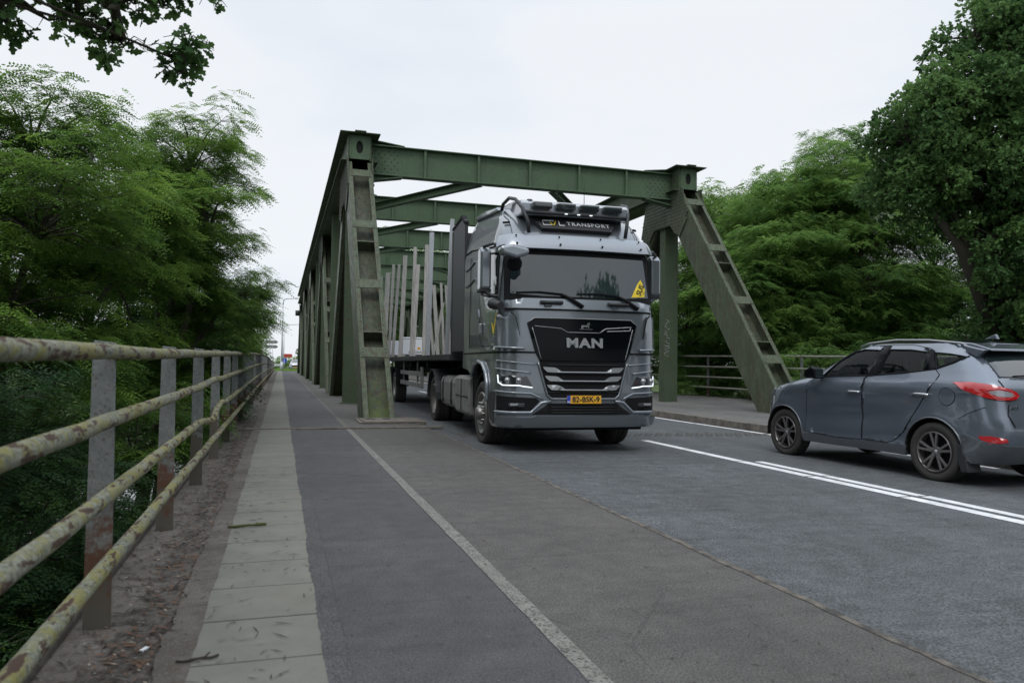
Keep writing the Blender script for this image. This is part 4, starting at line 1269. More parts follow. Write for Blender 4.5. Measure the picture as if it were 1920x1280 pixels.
# ================================================================ THE TRUCK
YAW = R_(-2.1)
TR = empty('truck_tractor', (4.34, 11.70, -.045), YAW, label='grey lorry tractor with black grille and roof lamp bar coming off the bridge', cat='truck')
def interp(z, zs, vs): return float(np.interp(z, zs, vs))
def smooth_interp(z, zs, vs):
    return .25 * interp(z - .04, zs, vs) + .5 * interp(z, zs, vs) + .25 * interp(z + .04, zs, vs)
_Z = [.3, .45, .8, 1.2, 1.6, 2.1, 2.25, 2.95, 3.15, 3.32, 3.48, 3.60, 3.70]
_Y = [-1.38, -1.46, -1.47, -1.46, -1.46, -1.43, -1.40, -1.25, -1.20, -1.11, -.98, -.80, -.52]
_WZ = [.3, 3.10, 3.28, 3.45, 3.58, 3.70]; _WW = [1.245, 1.235, 1.20, 1.13, 1.05, .93]
RX, RY, ARC, BOW = .20, .22, .33, .07
def cab(q, z):
    w_ = smooth_interp(z, _WZ, _WW); yf = smooth_interp(z, _Z, _Y)
    s = -1 if q < 0 else 1; u = abs(q); fs = w_ - RX
    if u <= fs: x = u; y = yf + BOW * (u / fs) ** 2
    elif u <= fs + ARC:
        t = (u - fs) / ARC * math.pi / 2
        x = fs + RX * math.sin(t); y = yf + BOW + RY * (1 - math.cos(t)) + .06 * math.sin(t)
    else: x = w_; y = yf + BOW + RY + .06 + (u - fs - ARC)
    zz = z
    if z > 3.0: zz = z + (z - 3.0) * .42 * min(1.0, max(0.0, (y + 1.0) / 2.4))
    return Vector((s * x, y, zz))
def cab_q(y, z):
    return (smooth_interp(z, _WZ, _WW) - RX) + ARC + (y - smooth_interp(z, _Z, _Y) - BOW - RY - .06)
sideL = lambda y, z: cab(-cab_q(y, z), z)
sideR = lambda y, z: cab(cab_q(y, z), z)
YBK = 1.46
# upper cab shell (z 1.5 up) as one skin, with roof and back closed
def shell(name, z0, z1, nz, mt, yb, off=-.012):
    vs = []; fs = []; zs = [z0 + (z1 - z0) * i / nz for i in range(nz + 1)]; NQ = 60
    for z in zs:
        qm = cab_q(yb, z)
        for i in range(NQ + 1):
            q = -qm + 2 * qm * i / NQ
            vs.append(on_surf(cab, q, z, off))
    n = NQ + 1
    for j in range(nz):
        for i in range(NQ): fs.append((j * n + i, j * n + i + 1, (j + 1) * n + i + 1, (j + 1) * n + i))
    b = MB(); b.add(vs, fs, True)
    top = [vs[nz * n + i] for i in range(n)]
    cen = Vector((0, 0, sum(p.z for p in top) / n + .03))
    # roof, ringed towards the middle line
    rows = [top] + [[Vector((p.x * k, p.y + (.15 - p.y) * (1 - k) * .5, p.z + .045 * (1 - k * k))) for p in top] for k in (.8, .5, .2, 0)]
    V = []; F = []
    for r_ in rows: V += r_
    for j in range(4):
        for i in range(NQ): F.append((j * n + i, j * n + i + 1, (j + 1) * n + i + 1, (j + 1) * n + i))
    b.add(V, F, True)
    # back wall
    L_ = [vs[j * n] for j in range(nz + 1)]; R2 = [vs[j * n + NQ] for j in range(nz + 1)]
    b.add(L_ + R2, [(j, nz + 1 + j, nz + 2 + j, j + 1) for j in range(nz)])
    return b.build(name, mt, TR, fix=False)
body = shell('cab', 1.46, 3.70, 30, M['truck'], YBK)
# lower cab with wheel arch openings
def qs(y): return -cab_q(y, 1.0)
low = [(qs(-.86), .37), (qs(-.70), .42), (qs(-.57), .62), (qs(-.545), .95), (qs(-.42), 1.18), (qs(-.20), 1.30), (qs(.10), 1.33), (qs(.36), 1.28), (qs(.56), 1.14), (qs(.72), 1.10), (qs(1.0), 1.19), (qs(1.46), 1.22), (qs(1.46), 1.50)]
low2 = [(-a, z) for a, z in reversed(low)]
patch('lower_body', low + low2, cab, M['truck'], TR, off=-.006, thick=.05, res=.10)
b = MB(); b.bx(-1.12, 1.12, -1.05, 1.3, .55, 1.46); b.bx(-1.0, 1.0, -1.30, -1.0, .45, 1.46); b.build('underframe', M['matt_black'], TR)
b = MB(); b.bx(-.42, .42, .2, 6.2, .62, .98); b.build('chassis', M['matt_black'], TR)
b = MB(); surf_line(b, cab, [(-cab_q(YBK, 1.5), 1.475), (cab_q(YBK, 1.5), 1.475)], .014, .0); b.build('body_gap', M['matt_black'], TR)
# black shut line around the doors + raised door skin
door = [(-1.18, 1.56), (-.06, 1.58), (.05, 1.72), (.08, 2.2), (.14, 2.60), (.14, 3.06), (-.45, 3.10), (-1.10, 3.02), (-1.14, 2.3), (-1.19, 2.0)]
win = [(-1.08, 2.36), (-.60, 2.33), (-.02, 2.42), (-.02, 2.98), (-.50, 3.02), (-1.03, 2.96)]
for sd_, sf, fl in ((-1, sideL, False), (1, sideR, True)):
    if sd_ > 0: sf2 = sideR
    fl = (sd_ < 0)
    d = patch('door', door, sf, M['truck'], TR, off=.004, thick=.03, res=.10, holes=[win], flip=fl)
    patch('window', win, sf, M['glass'], d, off=-.004, thick=.004, res=.12, flip=fl)
    b = MB(); surf_line(b, sf, win + [win[0]], .016, .004, fl); b.build('window_seal', M['matt_black'], d)
    b = MB(); surf_line(b, sf, door + [door[0]], .007, .0, fl); b.build('door_seal', M['matt_black'], d)
    b = MB(); p = on_surf(sf, -.10, 1.86, .03, fl); b.box(p, (.05, .10, .17)); b.build('handle', M['silver_part'], d, .015)
    # locker and side panels behind the door
    patch('locker_lid', [(.13, 1.62), (.80, 1.62), (.80, 2.14), (.70, 2.20), (.25, 2.20), (.13, 2.06)], sf, M['truck'], TR, off=.003, thick=.02, res=.14, flip=fl)
    b = MB(); surf_line(b, sf, [(.88, 1.56), (.88, 3.10)], .006, .0, fl); b.build('panel_gap', M['matt_black'], TR)
    b = MB(); surf_line(b, sf, [(1.42, 3.18), (.9, 3.20), (.2, 3.16), (-1.15, 3.06)], .010, .0, fl); b.build('roof_gap', M['matt_black'], TR)
    for z in (2.95, 2.66):
        b = MB(); surf_line(b, sf, [(1.30, z), (.95, z + .02), (.55, z + .08)], .020, .0, fl); b.build('side_rib', M['truck_light'], TR)
    patch('lower_rib', [(-1.16, 1.50), (.0, 1.52), (.0, 1.57), (-1.16, 1.555)], sf, M['truck_light'], TR, off=.02, thick=.03, res=.14, flip=fl)
    # wheel arch lip
    arch = [(-.56, .72), (-.56, .98), (-.45, 1.17), (-.22, 1.30), (.10, 1.34), (.36, 1.29), (.58, 1.13)]
    b = MB(); surf_line(b, sf, arch, .035, .012, fl, n=7); b.build('arch_lip', M['truck_light'], TR)
    b = MB()
    for k in range(13):
        t = math.pi * (k / 12) * 1.05; t2 = math.pi * ((k + 1) / 12) * 1.05
        p0 = (sd_ * .95, .02 + math.cos(t) * .62, .52 + math.sin(t) * .62); p1 = (sd_ * .95, .02 + math.cos(t2) * .62, .52 + math.sin(t2) * .62)
        if k < 12: b.bar(p0, p1, .46, .02, up=(0, math.cos(t), math.sin(t)))
    b.build('wheel_arch_liner', M['matt_black'], TR)
    # inner step panel in front of the wheel
    patch('corner_step', [(-.98, .42), (-.74, .46), (-.64, .64), (-.62, .86), (-.66, .90), (-.98, .88)], sf, M['grey_black'], TR, off=.004, thick=.02, res=.1, flip=fl)

F_ = cab      # front features use x as the surface coordinate
def fp(name, pts, mt, off=.006, th=.014, res=.09, parent=TR, holes=(), extra=None):
    return patch(name, pts, F_, mt, parent, off=off, thick=th, res=res, holes=holes, extra=extra)
def mirror(pts): return [(-a, z) for a, z in reversed(pts)]
# windscreen and frame
fp('windscreen_frame', [(-1.20, 2.25), (1.20, 2.25), (1.16, 3.02), (-1.16, 3.02)], M['matt_black'], .002, .012)
ws = fp('windscreen', [(-1.10, 2.335), (-.6, 2.305), (.6, 2.305), (1.10, 2.335), (1.055, 2.93), (-1.055, 2.93)], M['glass'], .010, .010)
fp('scuttle_panel', [(-1.16, 2.12), (1.16, 2.12), (1.17, 2.215), (.9, 2.27), (-.9, 2.27), (-1.17, 2.215)], M['truck_light'], .012, .03)
b = MB(); surf_line(b, cab, [(-1.2, 2.105), (1.2, 2.105)], .008, .004); b.build('panel_gap', M['matt_black'], TR)
# outer visor
vz = fp('sun_visor', [(-1.22, 3.03), (-1.0, 3.00), (1.0, 3.00), (1.22, 3.03), (1.20, 3.20), (1.0, 3.225), (-1.0, 3.225), (-1.20, 3.20)], M['truck_light'], .10, .06, extra=lambda a, z: -.05 * ((z - 2.98) / .24) ** 2)
b = MB()
for i, x in enumerate((-.98, -.33, .33, .98)):
    b.lathe([(0, .016), (-.012, .012), (-.014, 0)], on_surf(cab, x, 3.185, .075), 'Y', 8); b.lathe([(0, .018), (-.012, .014), (-.014, 0)], on_surf(cab, x, 3.065, .108), 'Y', 8)
b.build('bolts', M['matt_black'], vz)
fp('visor_underside', [(-1.18, 2.935), (1.18, 2.935), (1.18, 3.0), (-1.18, 3.0)], M['matt_black'], .015, .02)
# roof sign with lettering
sg = fp('roof_sign', [(-.70, 3.50), (.70, 3.50), (.56, 3.325), (-.56, 3.325)], M['grey_black'], .06, .07, extra=lambda a, z: .0)
lettering('sign_text', 'TRANSPORT', .112, M['white'], sg, cab, .19, 3.412, .064, 1.0, .003, .0008, space=1.18)
b = MB()
lg = lambda pts: [tuple(on_surf(cab, a, z, .066)) for a, z in pts]
b.tube(lg([(-.36, 3.45), (-.53, 3.45), (-.53, 3.375), (-.40, 3.375)]), .011, 4); b.tube(lg([(-.28, 3.45), (-.28, 3.375), (-.20, 3.375)]), .011, 4)
b.build('sign_text', M['white'], sg)
b = MB(); b.tube(lg([(-.42, 3.42), (-.375, 3.365), (-.32, 3.45)]), .011, 4); b.build('sign_text', M['yellow'], sg)
# light bar: tube frame + four lamps
for s in (-1, 1):
    b = MB(); b.tube([(s * .78, -1.14, 3.27), (s * .80, -1.16, 3.45), (s * .86, -1.06, 3.66), (s * .92, -.86, 3.83), (s * .95, -.6, 3.90), (s * .97, -.30, 3.86), (s * .97, -.22, 3.78)], .028, 10)
    b.build('light_bar_frame', M['grey_black'], TR)
b = MB(); b.tube([(-.86, -1.08, 3.60), (-.4, -1.14, 3.59), (.4, -1.14, 3.59), (.86, -1.08, 3.60)], .030, 8); b.build('light_bar', M['grey_black'], TR)
b = MB(); b.prism([(-1.07, 3.56), (-1.06, 3.74), (-.98, 3.80), (-.5, 3.875), (.1, 3.91), (.1, 3.6)], 'X', -.88, .88); b.build('roof_hump', M['truck_light'], TR, .03)
for x in (-.57, -.19, .19, .57):
    b = MB(); b.box((x, -1.12, 3.705), (.31, .10, .095)); o = b.build('roof_lamp', M['lamp_dark'], TR, .02)
    b = MB(); b.box((x, -1.176, 3.705), (.25, .01, .045)); b.build('lens', M['glass'], o, .004)
b = MB()
for x in (-.2, 0, .2): b.box((x, -1.172, 3.585), (.045, .01, .015))
b.build('marker_light', M['drl'], TR)
for x, y, h in ((-.72, -.95, 3.86),):
    b = MB(); b.lathe([(3.70, .05), (3.80, .055), (3.82, .04), (3.83, 0)], (x, y, 0), 'Z', 12); b.build('beacon', M['grey_black'], TR)
for x in (-.05, .42):
    b = MB(); b.tube([(x, -.3, 3.80), (x, -.28, 3.9), (x + .02, -.22, 4.30)], [.012, .007, .003], 5); b.build('antenna', M['matt_black'], TR)
for s in (-1, 1):
    b = MB(); b.tube([on_surf(cab, s * 1.02, 3.44, .015), on_surf(cab, s * 1.12, 3.44, .015)], .018, 6); b.build('grab_handle', M['matt_black'], TR)
    # seam of the roof corner
    b = MB(); surf_line(b, cab, [(s * 1.02, 3.24), (s * 1.02, 3.50), (s * 1.10, 3.60)], .005, .0); b.build('panel_gap', M['matt_black'], TR)
# roof spoiler at the back, side fairings
b = MB(); b.prism([(-.1, 3.80), (1.5, 3.90), (1.5, 3.985), (.7, 3.95), (-.05, 3.86)], 'X', -1.02, 1.02); b.build('roof_spoiler', M['truck_light'], TR, .02)
for s in (-1, 1):
    b = MB(); b.prism([(1.47, 1.52), (2.62, 1.52), (2.62, 3.93), (1.75, 4.00), (1.47, 3.92)], 'X', *sorted((s * 1.17, s * 1.23))); b.build('side_fairing', M['grey_black'], TR, .01)
    b = MB(); b.prism([(1.46, 3.88), (1.72, 4.05), (2.66, 3.95), (2.66, 3.91), (1.74, 3.99), (1.46, 3.84)], 'X', *sorted((s * 1.16, s * 1.25))); b.build('fairing_edge', M['matt_black'], TR)
# mirrors
for s in (-1, 1):
    mr = MB(); x0, x1 = sorted((s * 1.31, s * 1.475))
    mr.prism([(-.98, 2.43), (-.98, 2.98), (-.90, 3.06), (-.76, 3.04), (-.74, 2.42), (-.86, 2.38)], 'X', x0, x1)
    mo = mr.build('mirror', M['truck'], TR, .03)
    b = MB(); b.bx(x0 + .02, x1 - .02, -.742, -.728, 2.46, 2.98); b.build('mirror_glass', M['glass'], mo)
    b = MB(); b.bx(x0 - .01, x1 + .01, -.95, -.75, 2.375, 2.43); b.build('mirror_base', M['grey_black'], mo, .015)
    b = MB(); b.tube([(s * 1.18, -1.10, 3.04), (s * 1.30, -1.02, 3.10), (s * 1.42, -.90, 3.06)], .026, 7); b.build('mirror_arm', M['grey_black'], mo); b = MB(); b.tube([(s * 1.18, -1.10, 2.30), (s * 1.30, -1.0, 2.32), (s * 1.42, -.88, 2.40)], .030, 7); b.build('mirror_arm', M['grey_black'], mo)
b = MB(); b.prism([(-1.36, 2.96), (-1.18, 3.00), (-.93, 2.95), (-.93, 2.86), (-1.12, 2.80), (-1.34, 2.86)], 'Y', -1.72, -1.50); km = b.build('kerb_mirror', M['truck_light'], TR, .04)
b = MB(); b.tube([(-1.24, -1.2, 3.02), (-1.24, -1.45, 3.0), (-1.18, -1.58, 2.93)], .03, 7); b.build('mirror_arm', M['matt_black'], km)
b = MB(); b.lathe([(-1.46, 0), (-1.47, .10), (-1.44, .118), (-1.40, .11)], (-1.08, 0, 2.76), 'Y', 20); b.build('round_mirror', M['matt_black'], km)
b = MB(); b.tube([(-1.26, -1.02, 2.25), (-1.34, -1.22, 2.18), (-1.27, -1.42, 2.14)], [.05, .085, .06], 8); b.build('camera_arm', M['grey_black'], TR)
# wipers and handles below the windscreen
for x0, x1, x2 in ((-.02, -.34, -1.02), (.88, .55, -.10)):
    b = MB(); P = lambda a, z, o=.035: on_surf(cab, a, z, o)
    b.tube([P(x0, 2.15), P((x0 + x1) / 2 - .02, 2.26, .05), P(x1, 2.335)], [.032, .026, .016], 6); b.tube([P(x1, 2.335), P((x1 + x2) / 2, 2.36), P(x2, 2.345)], [.014, .012, .009], 5)
    b.build('wiper', M['matt_black'], TR)
for x in (-.50, .55):
    b = MB(); P = lambda a, z, o=.045: on_surf(cab, a, z, o)
    b.tube([P(x - .17, 2.205), P(x + .17, 2.205)], .026, 8); b.tube([P(x - .10, 2.20, .01), P(x - .10, 2.15), P(x + .0, 2.15)], .010, 5); b.tube([P(x + .12, 2.2, .0), P(x + .12, 2.2)], .012, 5)
    b.build('step_handle', M['grey_black'], TR)
# sticker on the windscreen
st = fp('sticker', [(.80, 2.335), (1.03, 2.35), (1.05, 2.47), (.985, 2.62), (.93, 2.56)], M['yellow'], .014, .003)
lettering('sticker_text', 'SUS', .115, M['ink'], st, cab, .965, 2.455, .016, 1.0, .001, .003, ang=R_(62))
# side corner deflectors beside the grille
for s in (-1, 1):
    pts = [(.90, 1.54), (1.36, 1.56), (1.34, 2.02), (1.10, 2.05), (1.04, 2.00), (.98, 1.72)]
    cd = fp('corner_deflector', [(s * a, z) for a, z in (pts if s > 0 else pts[::-1])], M['truck'], .030, .035)
    b = MB(); surf_line(b, cab, [(s * .90, 1.53), (s * 1.40, 1.55)], .017, .03); b.build('trim', M['truck_light'], cd)
    b = MB(); surf_line(b, cab, [(s * .975, 1.70), (s * 1.035, 1.99), (s * 1.09, 2.055)], .010, .014); b.build('panel_gap', M['matt_black'], cd)
# grille
gr = fp('grille', [(-.86, 1.90), (-.76, 1.975), (.76, 1.975), (.86, 1.90), (.74, 1.47), (.68, 1.36), (-.68, 1.36), (-.74, 1.47)], M['black'], .016, .03)
b = MB()
surf_line(b, cab, [(-.86, 1.905), (-.76, 1.98), (.76, 1.98), (.86, 1.905)], .007, .02)
surf_line(b, cab, [(-.76, 1.86), (-.36, 1.83), (-.26, 1.775), (.24, 1.775)], .005, .024)
surf_line(b, cab, [(.24, 1.775), (.34, 1.84), (.76, 1.875), (.74, 1.82), (.36, 1.80)], .009, .024)
surf_line(b, cab, [(-.79, 1.84), (-.66, 1.38)], .006, .02); surf_line(b, cab, [(.79, 1.84), (.66, 1.38)], .006, .02)
b.build('grille_trim', M['silver_part'], gr)
lettering('grille_letters', 'MAN', .185, M['silver_part'], gr, cab, 0.0, 1.615, .030, 1.34, .008, .008, space=1.12)
# emblem: a small walking lion on a bar
b = MB(); E = lambda pts: [tuple(on_surf(cab, a + .02, z, .028)) for a, z in pts]
b.add(E([(-.075, 1.865), (-.06, 1.885), (.01, 1.888), (.035, 1.925), (.06, 1.928), (.07, 1.905), (.055, 1.89), (.05, 1.86), (.06, 1.838), (.04, 1.838), (.03, 1.858), (-.03, 1.858), (-.05, 1.838), (-.07, 1.838), (-.065, 1.852)]), [tuple(range(15))])
b.add(E([(-.10, 1.822), (.10, 1.822), (.10, 1.830), (-.10, 1.830)]), [(0, 1, 2, 3)])
b.build('grille_emblem', M['chrome'], gr)
lgz = fp('lower_grille', [(-.68, 1.36), (.68, 1.36), (.56, .845), (.50, .815), (-.50, .815), (-.56, .845)], M['matt_black'], .004, .03)
for z, hw_ in ((1.235, .63), (1.105, .60), (.975, .57)):
    b = MB()
    surf_line(b, cab, [(-hw_ + .2, z - .045), (hw_ - .2, z - .045)], .012, .03, n=6)
    o = b.build('grille_bar', M['silver_part'], lgz)
    for s in (-1, 1):
        pts = [(hw_, z + .03), (hw_ - .02, z - .005), (hw_ - .07, z - .045), (hw_ - .30, z - .055), (hw_ - .27, z - .030), (hw_ - .20, z + .015), (hw_ - .16, z + .025)]
        patch('bar_end', [(s * a, q) for a, q in pts], cab, M['silver_part'], o, off=.032, thick=.03, res=.08)
b = MB()
for z in (1.30, 1.17, 1.04, .90): surf_line(b, cab, [(-.56, z), (.56, z)], .006, .012, n=4)
b.build('grille_mesh', M['grey_black'], lgz)
b = MB(); surf_line(b, cab, [(-.70, 1.33), (-.56, .85), (-.50, .80), (.50, .80), (.56, .85), (.70, 1.33)], .018, .012, n=6); b.build('grille_surround', M['truck'], TR)
# headlights, creases, fog lamps
for s in (-1, 1):
    m_ = (lambda p: p) if s > 0 else (lambda p: p[::-1])
    hp = [(1.30, 1.15), (.86, 1.125), (.77, .965), (.95, .985), (1.22, .985), (1.30, 1.03)]
    h = fp('headlight', [(s * a, z) for a, z in m_(hp)], M['lamp_dark'], .008, .02)
    b = MB(); surf_line(b, cab, [(s * 1.305, 1.14), (s * 1.29, 1.03), (s * 1.21, .992), (s * .97, .990), (s * .92, .978), (s * .78, .962)], .010, .012, n=6); b.build('running_light', M['drl'], h)
    for a in (1.14, .98):
        b = MB(); p = on_surf(cab, s * a, 1.065, .004); b.lathe([(-.03, 0), (-.02, .035), (0, .045)], p, 'Y', 14); b.build('lens', M['silver_part'], h)
    b = MB(); surf_line(b, cab, [(s * 1.42, 1.24), (s * 1.30, 1.23), (s * .80, 1.175)], .013, .004, n=6); surf_line(b, cab, [(s * 1.42, 1.36), (s * .85, 1.31), (s * .72, 1.30)], .010, .002, n=6); b.build('crease', M['truck_light'], TR)
    fb = [(1.36, .84), (.72, .81), (.67, .765), (.80, .625), (1.36, .62)]
    fo = fp('fog_lamp_recess', [(s * a, z) for a, z in m_(fb)], M['matt_black'], .004, .02)
    b = MB()
    for a in (1.08, .94): b.box(on_surf(cab, s * a, .705, .008), (.10, .02, .06))
    b.build('fog_lamp', M['lamp_dark'], fo, .01)
    b = MB(); b.box(on_surf(cab, s * 1.01, .715, .012), (.20, .012, .035)); b.build('lens', M['silver_part'], fo, .004)
    b = MB(); surf_line(b, cab, [(s * 1.40, .60), (s * .80, .60), (s * .64, .745), (s * .50, .765)], .022, .006, n=6); b.build('bumper_blade', M['truck_light'], TR)
    b = MB(); surf_line(b, cab, [(s * 1.42, .905), (s * .80, .875), (s * .62, .79)], .014, .006, n=6); b.build('crease', M['truck_light'], TR)
fp('air_intake', [(-.53, .735), (.53, .735), (.78, .565), (-.78, .565)], M['matt_black'], .006, .02)
b = MB()
for z in (.60, .64, .68): surf_line(b, cab, [(-.5, z), (.5, z)], .006, .012, n=4)
b.build('intake_slats', M['grey_black'], TR)
fp('bumper_lip', [(-1.30, .42), (-.9, .40), (.9, .40), (1.30, .42), (1.34, .53), (.8, .53), (.72, .555), (-.72, .555), (-.8, .53), (-1.34, .53)], M['truck'], .035, .05, extra=lambda a, z: .015 * (1 if z > .5 else 0))
b = MB(); b.bx(-1.0, 1.0, -1.30, -1.1, .33, .42); b.build('spoiler_skirt', M['matt_black'], TR)
# number plate
pl = fp('number_plate', [(-.265, .735), (.265, .735), (.265, .850), (-.265, .850)], M['orange'], .030, .02, res=.2)
fp('plate_strip', [(-.265, .735), (-.215, .735), (-.215, .850), (-.265, .850)], M['blue'], .032, .003, res=.2, parent=pl)
lettering('plate_text', '82-BSK-9', .112, M['ink'], pl, cab, .025, .792, .0325, .98, .001, .0022, space=1.02)
lettering('plate_text', 'NL', .035, M['white'], pl, cab, -.240, .757, .0335, 1, .001, .001)
# door lettering (left door)
def sideLf(y, z): return sideL(y, z)
b = MB(); c_ = lambda pts: [tuple(on_surf(sideL, y, z, .008, True)) for y, z in pts]
b.add(c_([(-.76, 1.93), (-.83, 1.92), (-.90, 1.84), (-1.04, 2.06), (-1.10, 2.06), (-.92, 1.75), (-.87, 1.75)]), [tuple(range(7))])
b.build('door_emblem', M['yellow'], TR)
lettering('door_text', 'TRANSPORT', .095, M['faint'], TR, sideL, -.90, 1.66, .007, 1.0, .001, .001, flip=True)
# tanks, fender, wheels
for y0, y1, nm in ((2.42, 3.95, 'fuel_tank'), (1.10, 2.34, 'battery_box')):
    for s in (-1, 1):
        x0, x1 = sorted((s * .70, s * 1.20)); b = MB()
        xo = s * 1.20; xi = s * .68
        prof = [(xi, .42), (xo - s * .10, .42), (xo - s * .02, .48), (xo, .58), (xo, .92), (xo - s * .03, 1.01), (xo - s * .10, 1.05), (xi, 1.05)]
        if nm == 'battery_box': prof = [(xi, .37), (xo - s * .03, .38), (xo, .44), (xo, 1.02), (xo - s * .06, 1.08), (xi, 1.08)]
        b.prism(prof, 'Y', y0, y1); o = b.build(nm, M['tank'], TR, .03)
        if s < 0:
            b = MB()
            if nm == 'fuel_tank':
                for y in (y0 + .30, y1 - .30): b.tube([(xo - .004, y, .50), (xo - .012, y, .6), (xo - .012, y, .92), (xo + .06, y, 1.06)], .018, 5)
            else:
                b.bx(xo - .012, xo, y0 + .62, y0 + .66, .44, 1.02); b.bx(xo - .012, xo, y0 + .05, y1 - .05, .70, .72)
            b.build('strap', M['grey_black'], o)
for s in (-1, 1):
    cyl_wheel(TR, s * 1.05, .03, .50, .515, .33, s, M['steel_rim'], 'front')
    cyl_wheel(TR, s * 1.04, 4.95, .50, .515, .32, s, M['steel_rim'], 'rear')
    cyl_wheel(TR, s * .70, 4.95, .50, .515, .30, s, M['steel_rim'], 'rear')
    b = MB()
    for k in range(14):
        t = math.pi * (k / 14) * 1.0 - .02; t2 = math.pi * ((k + 1) / 14) - .02
        b.bar((s * .90, 4.95 + math.cos(t) * .63, .50 + math.sin(t) * .66), (s * .90, 4.95 + math.cos(t2) * .63, .50 + math.sin(t2) * .66), .70, .025, up=(0, math.cos(t), math.sin(t)))
    b.build('mudguard', M['grey_black'], TR)

# ================================================================ THE TRAILER
TL = empty('flatbed_trailer', (4.34, 11.70, -.045), YAW, label='flatbed trailer with rows of tall upright stakes behind the grey lorry', cat='trailer')
b = MB(); b.bx(-1.25, 1.25, 2.66, 19.9, 1.36, 1.48); b.bx(-1.265, -1.25, 2.66, 19.9, 1.37, 1.485); b.bx(1.25, 1.265, 2.66, 19.9, 1.37, 1.485)
b.build('deck', M['grey_black'], TL, .006)
b = MB(); b.bx(-1.23, 1.23, 2.68, 2.76, 1.48, 3.90); b.build('bulkhead', M['grey_black'], TL)
b = MB(); b.bx(-.5, .5, 3.0, 19.5, 1.02, 1.36); b.build('chassis', M['matt_black'], TL)
for yc in (5.9, 9.0):
    b = MB(); b.bx(-1.2, 1.2, yc, yc + .15, 1.18, 1.34); b.build('cross_member', M['matt_black'], TL)
for s in (-1, 1):
    gd = MB()
    for z in (.72, 1.02): gd.bx(s * 1.17 - .02, s * 1.17 + .02, 7.0, 11.5, z - .06, z + .06)
    for y in (8.0, 11.0): gd.bx(s * 1.14 - .02, s * 1.14 + .02, y - .05, y + .05, .66, 1.34)
    gd.bx(s * 1.17 - .03, s * 1.17 + .03, 6.9, 7.12, .66, 1.20)
    gd.build('side_guard', M['tank'], TL, .01)
    for k, y in enumerate((12.9, 14.25, 15.6)):
        cyl_wheel(TL, s * 1.05, y, .50, .51, .36, s, M['steel_rim'], 'rear')
        b = MB()
        for q in range(10):
            t = math.pi * q / 10; t2 = math.pi * (q + 1) / 10
            b.bar((s * 1.03, y + math.cos(t) * .60, .55 + math.sin(t) * .60), (s * 1.03, y + math.cos(t2) * .60, .55 + math.sin(t2) * .60), .42, .02, up=(0, math.cos(t), math.sin(t)))
        b.build('mudguard', M['matt_black'], TL)
    b = MB(); b.bx(s * .75 - .06, s * .75 + .06, 6.2, 6.35, .25, 1.1); b.bx(s * .75 - .14, s * .75 + .14, 6.15, 6.4, .2, .25); b.build('landing_leg', M['matt_black'], TL)
def stake(y, x0, x1, z1, wd, mt, th=.05):
    b = MB(); b.bar((x0, y, 1.40), (x1, y, z1), wd, th, up=(0, 1, 0)); b.build('stake', mt, TL, .004)
W_, G_ = M['wood'], M['galv']
for y, xt, zt, wd, mt in ((3.53, -1.09, 4.32, .085, G_), (6.15, -1.11, 4.48, .11, G_), (6.77, -1.13, 4.27, .095, W_), (8.87, -1.06, 4.04, .11, W_), (9.21, -1.10, 4.57, .09, W_), (11.84, -1.06, 4.70, .13, W_), (14.13, -.99, 4.71, .10, W_), (15.39, -1.05, 4.86, .10, W_), (16.92, -1.06, 4.75, .10, W_), (17.79, -1.05, 4.83, .10, W_), (19.6, -1.10, 4.87, .10, G_)):
    stake(y, -1.17, xt, zt, wd, mt)
for y, xt, zt, wd, mt in ((6.3, .92, 3.9, .10, W_), (9.1, .90, 3.9, .10, W_), (12.0, .92, 4.1, .10, W_), (15.6, .92, 4.2, .11, W_), (17.0, .97, 4.44, .09, W_), (18.4, .91, 4.49, .14, W_), (19.5, .83, 4.3, .11, W_)):
    stake(y, 1.14, xt, zt, wd, mt)
stake(16.2, .55, .93, 3.6, .09, W_)
# crates on the trailer bed
def crate(loc, w_, d_, h_, label, face):
    r_ = empty('wrapped_crate', loc, YAW, label=label, cat='crate', group='white wrapped crates on the trailer bed')
    b = MB(); b.bx(-w_ / 2, w_ / 2, 0, d_, .09, h_); b.build('box', M['white_wrap'], r_, .015)
    b = MB()
    for x in (-w_ / 2 + .05, 0, w_ / 2 - .05): b.bx(x - .05, x + .05, .02, d_ - .02, 0, .09)
    b.build('pallet', M['wood'], r_)
    if face:
        b = MB(); b.bx(-w_ / 2 - .003, w_ / 2 + .003, -.003, d_ + .003, h_ - .06, h_ - .045); b.build('strap', M['grey_black'], r_)
        b = MB(); b.bx(.08, .17, -.006, -.001, .26, .34); b.build('mark', M['orange'], r_)
        text_obj('lettering', 'AVIGNA', .12, M['ink'], r_, Matrix.Translation((.0, -.004, .17)) @ Matrix.Rotation(math.pi / 2, 4, 'X'), .001)
    return r_
TLp = lambda x, y, z: tuple(Vector((4.34, 11.70, -.045)) + Matrix.Rotation(YAW, 3, 'Z') @ Vector((x, y, z)))
crate(TLp(-.60, 12.6, 1.48), .80, 1.1, .66, 'white wrapped crate with an orange mark on the trailer bed', True)
crate(TLp(-.98, 15.6, 1.48), .42, 1.1, .62, 'narrower white wrapped crate farther back on the trailer bed', False)

